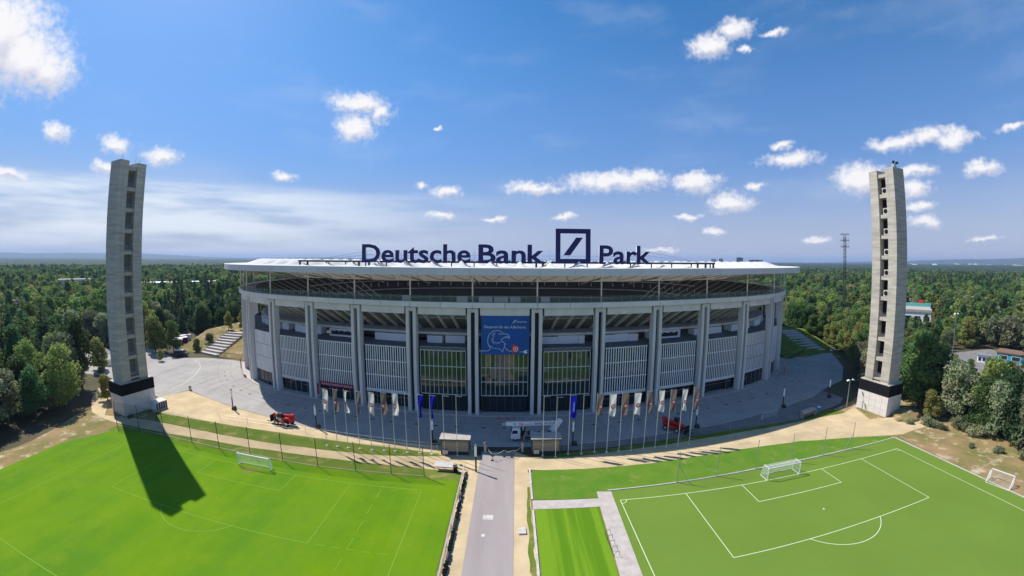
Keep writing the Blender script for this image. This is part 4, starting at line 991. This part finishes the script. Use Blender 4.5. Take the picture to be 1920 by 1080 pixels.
MB().tube((-2.4, -.9, 2.5), (-2.4, -.9, 3.4), .12, n=8).build('boom_rest', m_truckw, tr)
MB().tube((4.2, 0, 1.4), (4.2, 0, 2.3), .75, n=14).build('turntable', m_truckw, tr)
MB().prism([(3.2, 1.7), (4.6, 1.7), (6.3, 4.3), (5.5, 4.7), (3.6, 2.7)], -.4, .4, Matrix.Rotation(PI/2, 4, 'X')).build('boom_elbow', m_truckw, tr)
bo = MB().box((-.3, 0, 3.75), (11.6, .6, .85)).build('boom', m_truckw, tr)
MB().box((-6.5, 0, 3.8), (.8, .9, .5)).build('boom_tip', m_steel, bo)
lettering('boom_name', 'GL', .7, m_crest, bo, (-3.4, -.32, 3.55), (1, 0, 0), UZ, 1.3, 0, .02); MB().box((-1.2, -.31, 3.62), (1.6, .02, .08)).build('boom_line', m_crest, bo)
lettering('boom_number', '06190 / 97 37 00', .6, m_crest, bo, (.1, -.32, 3.55), (1, 0, 0), UZ, 4.6, 0, .015)
MB().box((-4.2, -.31, 3.75), (.5, .02, .4)).build('boom_mark', m_teal, bo)
for x in (-2.2, 4.9): MB().box((x, -1.2, .7), (.35, .3, 1.2)).build('outrigger', m_steel, tr)
vn = empty('van', (-131.6, 121.4, .05), R(25), 'dark blue van with white roof parked under the round tree', 'van')
MB().prism([(-2.9, .4), (2.6, .4), (2.9, .9), (2.8, 1.25), (1.7, 1.5), (1.1, 2.4), (-2.9, 2.5)], -1, 1, Matrix.Rotation(PI/2, 4, 'X')).build('body', m_signboard, vn)
MB().box((-1, 0, 2.56), (3.8, 1.9, .12)).build('roof', m_truckw, vn)
MB().prism([(.3, 1.5), (1.55, 1.5), (1.05, 2.25), (.3, 2.3)], 1.01, 1.03, Matrix.Rotation(PI/2, 4, 'X')).build('side_window', m_darkglass, vn)
MB().box((-1.4, -1.01, 1.9), (2.4, .02, .5)).build('rear_window', m_darkglass, vn); MB().box((2.88, 0, .7), (.1, 1.9, .3)).build('bumper', m_steel, vn)
for x in (-1.9, 1.8):
    for y in (-.92, .92): wheel(vn, x, y, .36, .25)
for i, (x, y) in enumerate(((-151, 137), (-152.5, 141.5), (-156, 147))):
    t = empty('container', (x, y, .05), R(62), ('red storage container with white top behind the dark van', 'second red storage container with white top behind the first', 'pale storage container at the end of the container row')[i], 'container')
    MB().box((0, 0, 1.2), (5.5, 2.3, 2.4)).build('box', m_crimson if i < 2 else m_whitewall, t); MB().box((0, 0, 2.45), (5.6, 2.4, .15)).build('top', m_whitewall, t)
    for k in range(9): MB().box((-2.4+k*.6, -1.17, 1.2), (.1, .05, 2.2)).build('rib', m_crimson if i < 2 else m_whitewall, t)
tn = empty('party_tent', (-150, 99.5, .05), R(20), 'white peaked tent partly hidden behind the shaded tower', 'tent')
MB().add([(-4, -4, 2.4), (4, -4, 2.4), (4, 4, 2.4), (-4, 4, 2.4), (0, 0, 5.6), (-1.6, -1.6, 3.4), (1.6, -1.6, 3.4), (1.6, 1.6, 3.4), (-1.6, 1.6, 3.4)], [(0, 1, 6, 5), (1, 2, 7, 6), (2, 3, 8, 7), (3, 0, 5, 8), (5, 6, 4), (6, 7, 4), (7, 8, 4), (8, 5, 4)]).build('canopy', m_flagw, tn)
for s, c2_ in (((-4, -4), (4, -4)), ((4, -4), (4, 4)), ((4, 4), (-4, 4))): MB().quad((*s, 0), (*c2_, 0), (*c2_, 2.4), (*s, 2.4)).build('side_wall', m_flagw, tn)
for sx in (-4, 4):
    for sy in (-4, 4): MB().tube((sx, sy, 0), (sx, sy, 2.4), .06, n=6).build('pole', m_pole, tn)

# ------------------------------------------------------------------ buildings in the woods and the far skyline
def hall(name, loc, rz, W, D_, H_, wm, rm, label, rows=1, roof_h=.4, cat='building'):
    t = empty(name, loc, rz, label, cat)
    MB().box((0, 0, H_/2), (W, D_, H_)).build('wall', wm, t); rf = MB().box((0, 0, H_+roof_h/2), (W+1, D_+1, roof_h)).build('roof', rm, t)
    n = max(3, int(W/5))
    for r in range(rows):
        for k in range(n):
            z = H_*(r+.5)/rows
            w_ = MB().box((-W/2+(k+.5)*W/n, -D_/2-.03, z), (W/n*.7, .1, H_/rows*.5)).build('window', m_mull, t); MB().box((-W/2+(k+.5)*W/n, -D_/2-.1, z), (W/n*.62, .06, H_/rows*.42)).build('pane', m_darkglass, w_)
    return t, rf
hall('office_block', (-440, 258, 0), R(60), 32, 14, 17, m_whitewall, m_kerb, 'pale office block with rows of windows deep in the left wood', 4)
hall('office_block', (-345, 325, 0), R(50), 84, 20, 14, m_steel, m_whitewall, 'long low building with white flat roof above the left wood', 3)
t, rf = hall('sports_hall', (258, 184, 0), R(-54), 34, 26, 8.5, m_whitewall, m_roofgrey, 'white sports hall with grey roof among the right trees', 1, 1.6)
MB().box((0, 10, 11.2), (36, 2.5, 2.2)).build('roof_strip', m_teal, rf)
for x in (0, 11): MB().box((x, 10, 13.2), (3, 2, 2)).build('roof_vent', m_crest, rf)
t, rf = hall('low_store', (203, 78, 0), R(-75), 26, 8, 3.4, m_tblue, m_gold, 'low turquoise store with brown roof at the car park', 1, .5)
t, rf = hall('site_cabin', (168, 90.5, 0), R(-60), 6, 3, 2.8, m_whitewall, m_steel, 'small white site cabin half hidden by the right trees', 1, .2)
t, rf = hall('site_cabin', (187, 91, 0), R(-60), 5, 3, 3, m_whitewall, m_steel, 'white site cabin standing at the end of the turquoise store', 1, .2)
sheet('car_park', wob([(163, 90), (176, 66), (215, 62), (218, 104), (186, 110), (168, 101)], .5), .04, m_strip)
t, rf = hall('changing_house', (196, 186, 0), R(-45), 10, 8, 5, m_whitewall, m_kerb, 'small white house at the foot of the floodlight mast', 1, .5)
lawn2 = sheet('meadow', wob([(150, 196), (172, 190), (190, 214), (168, 226)], .6), .05, m_lawn)
fm_ = empty('floodlight_mast', (184, 171, 0), R(-45), 'tall lattice floodlight mast with a block of lamps above the wood', 'mast')
lt = MB()
for sx in (-1, 1):
    for sy in (-1, 1): lt.tube((sx*.7, sy*.7, 0), (sx*.45, sy*.45, 54), .2, n=5)
for k in range(26):
    z0, z1 = k*2.05, (k+1)*2.05; w0 = .7-.25*k/26; w1 = .7-.25*(k+1)/26
    for (a, b_) in (((-1, -1), (1, -1)), ((1, -1), (1, 1)), ((1, 1), (-1, 1)), ((-1, 1), (-1, -1))): lt.tube((a[0]*w0, a[1]*w0, z0), (b_[0]*w1, b_[1]*w1, z1), .07, n=4)
lt.build('lattice', m_darksteel, fm_)
for r in range(5):
    MB().tube((-2.2, -.9, 47.5+r*1.7), (2.2, -.9, 47.5+r*1.7), .1, n=5).build('lamp_bar', m_steel, fm_)
    for k in range(5): MB().box((-2+k, -1.2, 47.9+r*1.7), (.7, .5, .8)).build('floodlight', m_whitewall if r % 2 else m_steel, fm_)
for i, (az_, d, w, h) in enumerate(((29.6, 4200, 55, 62), (30.6, 4200, 40, 66), (33.2, 3800, 60, 74), (35.4, 3600, 120, 52), (-24, 6500, 40, 60))):
    a = R(az_)
    t = empty('far_block', (d*math.sin(a), d*math.cos(a), 0), -a, ('pale high-rise slab on the skyline above the stadium roof', 'narrow reddish high-rise on the skyline next to the slab', 'dark blue high-rise alone on the skyline', 'wide low block on the skyline beyond the roof edge', 'small distant tower on the left horizon')[i], 'building')
    MB().box((0, 0, h/2), (w, 30, h)).build('wall', (m_kerb, m_gold, m_signboard, m_signboard, m_steel)[i], t); MB().box((0, 0, h+1.5), (w*.5, 20, 3)).build('plant_room', m_steel, t)
random.seed(77)
for i in range(46):                                         # pale roofs of the town below the right-hand hills
    a = R(random.uniform(52, 74)); d = random.uniform(5200, 8200); h = random.uniform(20, 30)*d/6500
    t = empty('town_block', (d*math.sin(a), d*math.cos(a), 0), -a+random.uniform(-.5, .5), 'pale town building at the foot of the blue hills', 'building', 'town below the hills')
    w = random.uniform(20, 90); MB().box((0, 0, h/2), (w, 25, h)).build('wall', m_whitewall if i % 3 else m_kerb, t); MB().box((0, 0, h+1), (w+2, 27, 2)).build('roof', m_roofgrey, t)
def ridge(name, a0, a1, d, hf, n=90):
    vs = []
    for i in range(n+1):
        a = R(a0+(a1-a0)*i/n); h = hf(i/n)
        for dd, hh in ((d-2500, 0), (d-900, h*.6), (d, h), (d+1500, h*.5)): vs.append((dd*math.sin(a), dd*math.cos(a), hh*(1+.12*noise.noise(Vector((i*.35, dd*.001, 3))))-1 if hh else -.5))
    tag(MB().add(vs, [(4*i+j, 4*i+4+j, 4*i+5+j, 4*i+1+j) for i in range(n) for j in range(3)]).build(name, m_hill, smooth=True), kind='structure')
ridge('hills', 44, 84, 10500, lambda t: 25+125*min(1, t*1.6)*(1+.12*math.sin(t*21))*(1 if t < .8 else 1))
ridge('hills', -84, -16, 12500, lambda t: 60+95*math.exp(-((t-.28)/.3)**2)+25*math.sin(t*17))

# ------------------------------------------------------------------ trees
def crown_mesh(name, m, lobes, nleaf, size, seed, flat=.0):
    rg = np.random.default_rng(seed)
    tot = sum(l[3]**2 for l in lobes)
    V = []; 
    for (cx_, cy_, cz, r, sq) in lobes:
        k = max(6, int(nleaf*r*r/tot))
        d = rg.normal(size=(k, 3)); d /= np.linalg.norm(d, axis=1)[:, None]
        rad = r*np.clip(rg.normal(.88, .16, k), .3, 1.2)
        c_ = np.array([cx_, cy_, cz])+d*rad[:, None]*np.array([1, 1, sq])
        n_ = d*.8+rg.normal(size=(k, 3))*.65+np.array([0, 0, .35]); n_ /= np.linalg.norm(n_, axis=1)[:, None]
        a = np.cross(n_, rg.normal(size=(k, 3))); a /= np.linalg.norm(a, axis=1)[:, None]; b = np.cross(n_, a)
        s = size*rg.uniform(.6, 1.35, k)[:, None]; a = a*s; b = b*s*rg.uniform(.5, .9, k)[:, None]
        V.append(np.stack([c_-a, c_-b*.9+n_*s*.12, c_+a, c_+b*.9+n_*s*.12], 1))
    V = np.concatenate(V); n = len(V)
    me = bpy.data.meshes.new(name); me.vertices.add(4*n); me.vertices.foreach_set('co', V.reshape(-1).astype(np.float32))
    me.loops.add(4*n); me.loops.foreach_set('vertex_index', np.arange(4*n, dtype=np.int32)); me.polygons.add(n)
    me.polygons.foreach_set('loop_start', np.arange(0, 4*n, 4, dtype=np.int32)); me.update(); me.validate()
    me.materials.append(m)
    return me
def trunk_mesh(name, h, r, limbs, seed):
    rg = random.Random(seed); b = MB()
    pts = [Vector((rg.uniform(-.25, .25)*k*.4, rg.uniform(-.25, .25)*k*.4, h*k/4)) for k in range(5)]
    for k, (p, q) in enumerate(zip(pts, pts[1:])): b.tube(p, q, r*(1-.17*k), r*(1-.17*(k+1)), n=8, cap=(k in (0, 3)))
    for i in range(limbs):
        t = rg.uniform(.45, .95); p = pts[0].lerp(pts[-1], t); a = rg.uniform(0, 2*PI); l = h*rg.uniform(.25, .42)
        b.tube(p, p+Vector((math.cos(a)*l*.7, math.sin(a)*l*.7, l*.65)), r*.38, r*.1, n=5)
    return b.mesh(name, m_trunk)
def broad(seed, H_, W_, nl):
    rg = random.Random(seed); lob = []
    for i in range(nl+6):
        t = rg.random(); z = H_*(.16+.76*t); rr = W_*math.sin(PI*min(.97, .30+.64*t))**.8*rg.uniform(.25, .8); a = rg.uniform(0, 2*PI)
        lob.append((rr*math.cos(a), rr*math.sin(a), z, W_*rg.uniform(.26, .44), rg.uniform(.7, .95)))
    lob.append((0, 0, H_*.55, W_*.55, 1.3))
    return lob
def spruce(seed, H_, W_):
    rg = random.Random(seed); lob = []
    for i in range(16):
        t = i/15; w = W_*(1-t)**.85+.25
        for k in range(4 if t < .8 else 2):
            a = rg.uniform(0, 2*PI); lob.append((math.cos(a)*w*.55, math.sin(a)*w*.55, H_*(.12+.86*t), w*.52+.2, .55))
    return lob
HQ = []      # (crown, trunk, height, kind)
spec = [('b', 17, 5.2, 0), ('b', 15, 5.6, 1), ('b', 16, 4.8, 2), ('b', 14, 5.0, 3), ('b', 19, 5.0, 1), ('s', 20, 3.4, 4), ('b', 13, 4.4, 6), ('b', 18, 5.6, 0), ('b', 12, 4.6, 5)]
LOW = bpy.data.collections.new('forest_kinds')
for i, (k, h, w, lm) in enumerate(spec):
    lob = broad(40+i, h, w, 17) if k == 'b' else spruce(40+i, h, w)
    HQ.append((crown_mesh('crown', LEAF[lm], lob, 5200 if k == 'b' else 3600, .34 if k == 'b' else .30, 60+i), trunk_mesh('trunk', h*.72 if k == 'b' else h*.95, .30 if k == 'b' else .22, 7 if k == 'b' else 0, i), h, lm))
    lo = bpy.data.objects.new('forest_kind', crown_mesh('canopy', LEAF[lm], [(a, b_, c_, r*1.05, s) for a, b_, c_, r, s in lob], 800, .78, 90+i)); LOW.objects.link(lo)
shr = crown_mesh('crown', LEAF[3], [(random.uniform(-1.2, 1.2), random.uniform(-1.2, 1.2), random.uniform(.6, 1.9), random.uniform(.6, 1.1), .8) for _ in range(12)], 1500, .2, 5)
SHR = (shr, trunk_mesh('trunk', 1.6, .09, 5, 99), 3, 3)
KN = ['mid green broadleaf tree', 'dark green broadleaf tree', 'yellow green broadleaf tree', 'grey green broadleaf tree', 'dark pointed spruce', 'rust brown drying tree', 'fresh bright green tree']
def plant(proto, x, y, s, label, group=None, name='broadleaf_tree', cat='tree', sz=None, z=0):
    t = empty(name, (x, y, z), random.uniform(0, 2*PI), label, cat, group); t.scale = (s, s, sz or s)
    link('crown', proto[0], t); link('trunk', proto[1], t)
    return t
def inside(x, y, poly):
    c_ = False; j = len(poly)-1
    for i in range(len(poly)):
        xi, yi = poly[i]; xj, yj = poly[j]
        if (yi > y) != (yj > y) and x < (xj-xi)*(y-yi)/(yj-yi)+xi: c_ = not c_
        j = i
    return c_
CLEAR = [[(-97, -40), (-101, 33), (-110, 42), (-113, 52), (-111, 61), (-116, 67), (-122, 76), (-150, 80), (-178, 92), (-204, 98), (-202, 108), (-176, 120), (-161, 131), (-160, 152), (-150, 165), (-140, 190), (-140, 260), (-100, 300), (100, 300), (140, 250), (146, 170), (144, 140), (134, 116), (122, 104), (112, 94), (106, 84), (107, 66), (110, 58), (109, 46), (110, 30), (112, -40)],
         [(160, 88), (176, 62), (228, 58), (222, 106), (186, 112), (168, 102)], [(222, 172), (252, 142), (285, 160), (300, 205), (262, 222)], [(146, 194), (176, 186), (194, 214), (206, 182), (190, 164), (176, 172), (160, 180)], [(-395, 222), (-460, 240), (-470, 285), (-420, 275)], [(-310, 265), (-390, 270), (-400, 370), (-310, 370)]]
SHORT = [[(140, 116), (158, 92), (262, 140), (230, 182)], [(112, 62), (121, 39), (185, 52), (165, 104), (148, 99)]]
random.seed(31); pts = []
g = 7.6
for iy in range(-4, 190):
    for ix in range(-190, 190):
        x = ix*g+(iy % 2)*g/2+random.uniform(-2.9, 2.9); y = iy*g+random.uniform(-2.9, 2.9)
        d = math.hypot(x, y)
        if d > 1400 or abs(math.atan2(x, y)) > R(80): continue
        if d > 600 and random.random() < .25: continue
        if any(inside(x, y, c_) for c_ in CLEAR): continue
        sh_ = .55 if any(inside(x, y, c_) for c_ in SHORT) else 1
        n_ = noise.noise(Vector((x*.012, y*.012, 1.7))); n2 = noise.noise(Vector((x*.03, y*.03, 9)))
        u = random.random()
        if -190 < x < -120 and 150 < y < 260: k = 5 if u < .6 else 1
        elif n_ > .28 and u < .5: k = 5
        elif u < .03: k = 8
        elif u < .10: k = 6
        elif u < .16: k = 2
        elif u < .36: k = 3
        else: k = random.choice((0, 1, 4, 7, 1))
        pts.append((d, x, y, k, random.uniform(.78, 1.18)*(1+.12*n2)*(1.1 if x < -100 and y < 90 else 1)*sh_))
pts.sort()
near = [p for p in pts if abs(math.atan2(p[1], p[2])) < R(74)][:270]
ns = set(near)
for d, x, y, k, s in near:
    side = 'left' if x < 0 else 'right'
    if x < 0:
        where = 'edging the dry bank of the grass pitch' if y < 62 else 'between the pitch bank and the white tent' if y < 96 else 'behind the storage containers and steps' if x > -200 and y > 120 else 'beyond the white tent and its road'
    else:
        where = 'on the dry ground beside the small goals' if y < 58 else 'between sunlit tower and car park' if y < 100 else 'beside the shaded steps' if x < 175 else 'between floodlight mast and sports hall'
    sz_ = 'tall ' if s > 1.12 else 'low ' if s < .88 else ''
    plant(HQ[k], x, y, s, f'{sz_}{KN[HQ[k][3]]} {where}', f'{sz_}{KN[HQ[k][3]]}s {where}', 'spruce_tree' if k == 5 else 'broadleaf_tree')
for k_, x, y, s, lab in ((3, 110, 59.5, 1.08, 'broad grey green tree over the dirt path end by the soil heap'), (6, 105.5, 63.5, .62, 'short bright green tree at the edge of the soil heap'), (3, 109.5, 47, .95, 'bushy grey green tree on the sandy slope behind the small goal'), (0, 114, 51.5, 1.0, 'rounded green tree above the sandy slope'), (3, 108.5, 39, .95, 'bushy grey green tree at the touchline corner of the artificial pitch'), (2, 115, 42, .95, 'yellowish tree behind the bushy grey ones')):
    plant(HQ[k_], x, y, s, lab)
# trees that stand alone
random.seed(4)
plant(HQ[6], -110.5, 71.8, .62, 'small lone tree on the sand path beside the shaded tower plinth')
plant(HQ[6], -148, 122, 1.2, 'tall bright green tree with round crown beside the dark van', None, 'broadleaf_tree', 'tree', 1.25)
plant(HQ[0], -139.5, 124.5, .8, 'smaller green tree leaning over the dark van')
plant(HQ[6], -143.5, 91.5, .75, 'slender green tree on the island by the white tent', None, 'broadleaf_tree', 'tree', .95)
plant(HQ[2], -133, 112, .3, 'tiny staked sapling on the pale paving')
plant(HQ[2], -132, 152, .55, 'yellowing small tree at the top of the sunlit steps', z=5.6); plant(HQ[2], -126, 156, .6, 'yellowing small tree behind the left columns', z=5.6)
plant(HQ[6], -132, 131, .45, 'round shrubby tree at the foot of the sunlit steps'); plant(HQ[3], -131, 138, .5, 'grey green small tree halfway up the sunlit steps')
for x, y, s in ((-152, 86, .9), (-148, 88, .7), (-140, 90, .8), (100.5, 60.5, 1), (106, 55, 1.2), (101.5, 57, .6), (98, 47, .4), (101, 42, .6), (104, 36, 1.2), (105.5, 50, 1.1), (-93.2, 66.2, .35), (97, 63.5, .5)):
    plant(SHR, x, y, s, 'low leafy bush growing on the dry ground', 'bushes on the dry ground', 'bush', 'bush')
# the wood beyond: too many to count, one object
far = [p for p in pts if p not in ns]
me = bpy.data.meshes.new('woodland'); me.from_pydata([(p[1], p[2], -.3) for p in far], [], [])
for nm, tp, data in (('kind', 'INT', [p[3] for p in far]), ('size', 'FLOAT', [p[4] for p in far]), ('turn', 'FLOAT', [random.uniform(0, 6.28) for p in far])):
    at_ = me.attributes.new(nm, tp, 'POINT'); at_.data.foreach_set('value', data)
wood = link('woodland', me); tag(wood, 'dense mixed woodland stretching away behind the stadium', 'woodland', kind='stuff')
ng = bpy.data.node_groups.new('woodland', 'GeometryNodeTree')
ng.interface.new_socket('Geometry', in_out='INPUT', socket_type='NodeSocketGeometry'); ng.interface.new_socket('Geometry', in_out='OUTPUT', socket_type='NodeSocketGeometry')
gi, go = ng.nodes.new('NodeGroupInput'), ng.nodes.new('NodeGroupOutput')
iop = ng.nodes.new('GeometryNodeInstanceOnPoints'); ci = ng.nodes.new('GeometryNodeCollectionInfo'); ci.inputs['Collection'].default_value = LOW; ci.inputs['Separate Children'].default_value = True; ci.inputs['Reset Children'].default_value = True
def attr(nm, tp):
    n = ng.nodes.new('GeometryNodeInputNamedAttribute'); n.data_type = tp; n.inputs[0].default_value = nm; return n.outputs[0]
cx3 = ng.nodes.new('ShaderNodeCombineXYZ'); ng.links.new(attr('turn', 'FLOAT'), cx3.inputs[2])
ng.links.new(gi.outputs[0], iop.inputs['Points']); ng.links.new(ci.outputs[0], iop.inputs['Instance']); iop.inputs['Pick Instance'].default_value = True
ng.links.new(attr('kind', 'INT'), iop.inputs['Instance Index']); ng.links.new(attr('size', 'FLOAT'), iop.inputs['Scale']); ng.links.new(cx3.outputs[0], iop.inputs['Rotation'])
ng.links.new(iop.outputs[0], go.inputs[0])
wood.modifiers.new('woodland', 'NODES').node_group = ng
# tree tops out to the horizon, a rolling canopy
rr = [1330*(1.021**i) for i in range(116)]; aa = [R(-82+i*.3) for i in range(547)]
vs = []
for r in rr:
    for a in aa:
        x, y = r*math.sin(a), r*math.cos(a)
        h = 15.5+5*noise.noise(Vector((x*.05, y*.05, 0)))+4*noise.noise(Vector((x*.011, y*.011, 5)))+3*noise.noise(Vector((x*.0012, y*.0012, 8)))
        vs.append((x, y, h if r > 1340 else 2))
n = len(aa)
canopy = MB().add(vs, [(i*n+j, i*n+j+1, (i+1)*n+j+1, (i+1)*n+j) for i in range(len(rr)-1) for j in range(n-1)]).build('far_forest', mat('far_canopy', (.034, .058, .022), .95, c2=(.018, .034, .014), scale=.03, rnd=0, bump=.6, bscale=.3), smooth=True)  # base colour lowered to carry the shade crowns cast on each other
tag(canopy, 'unbroken forest canopy reaching the horizon', 'forest', kind='stuff')
# sand heap by the sunlit tower
bm = bmesh.new(); bmesh.ops.create_icosphere(bm, subdivisions=4, radius=1)
for v in bm.verts:
    k = 1+.22*noise.noise(v.co*2.2)+.1*noise.noise(v.co*6); v.co = Vector((v.co.x*6.2*k, v.co.y*3.6*k, max(-.02, v.co.z)*1.6*k))
me = bpy.data.meshes.new('soil_heap'); bm.to_mesh(me); bm.free(); me.materials.append(m_dirt)
for p in me.polygons: p.use_smooth = True
tag(link('soil_heap', me, None, (101.5, 67.8, 0), R(20)), 'low heap of dry soil beside the sunlit tower plinth', 'soil heap')

# ------------------------------------------------------------------ air
hz = MB().box((0, 7500, 85), (33000, 17000, 174)).build('haze', None); hz.data.materials.clear()
hm = bpy.data.materials.new('haze_air'); hm.use_nodes = True; t = hm.node_tree; t.nodes.clear()
o_ = t.nodes.new('ShaderNodeOutputMaterial'); pv = t.nodes.new('ShaderNodeVolumePrincipled')
pv.inputs['Color'].default_value = (.46, .66, 1.0, 1); pv.inputs['Density'].default_value = 7.5e-5; pv.inputs['Anisotropy'].default_value = 0.1
t.links.new(pv.outputs[0], o_.inputs['Volume']); hz.data.materials.append(hm)
tag(hz, 'pale summer haze lying over the forest', 'haze', kind='stuff')
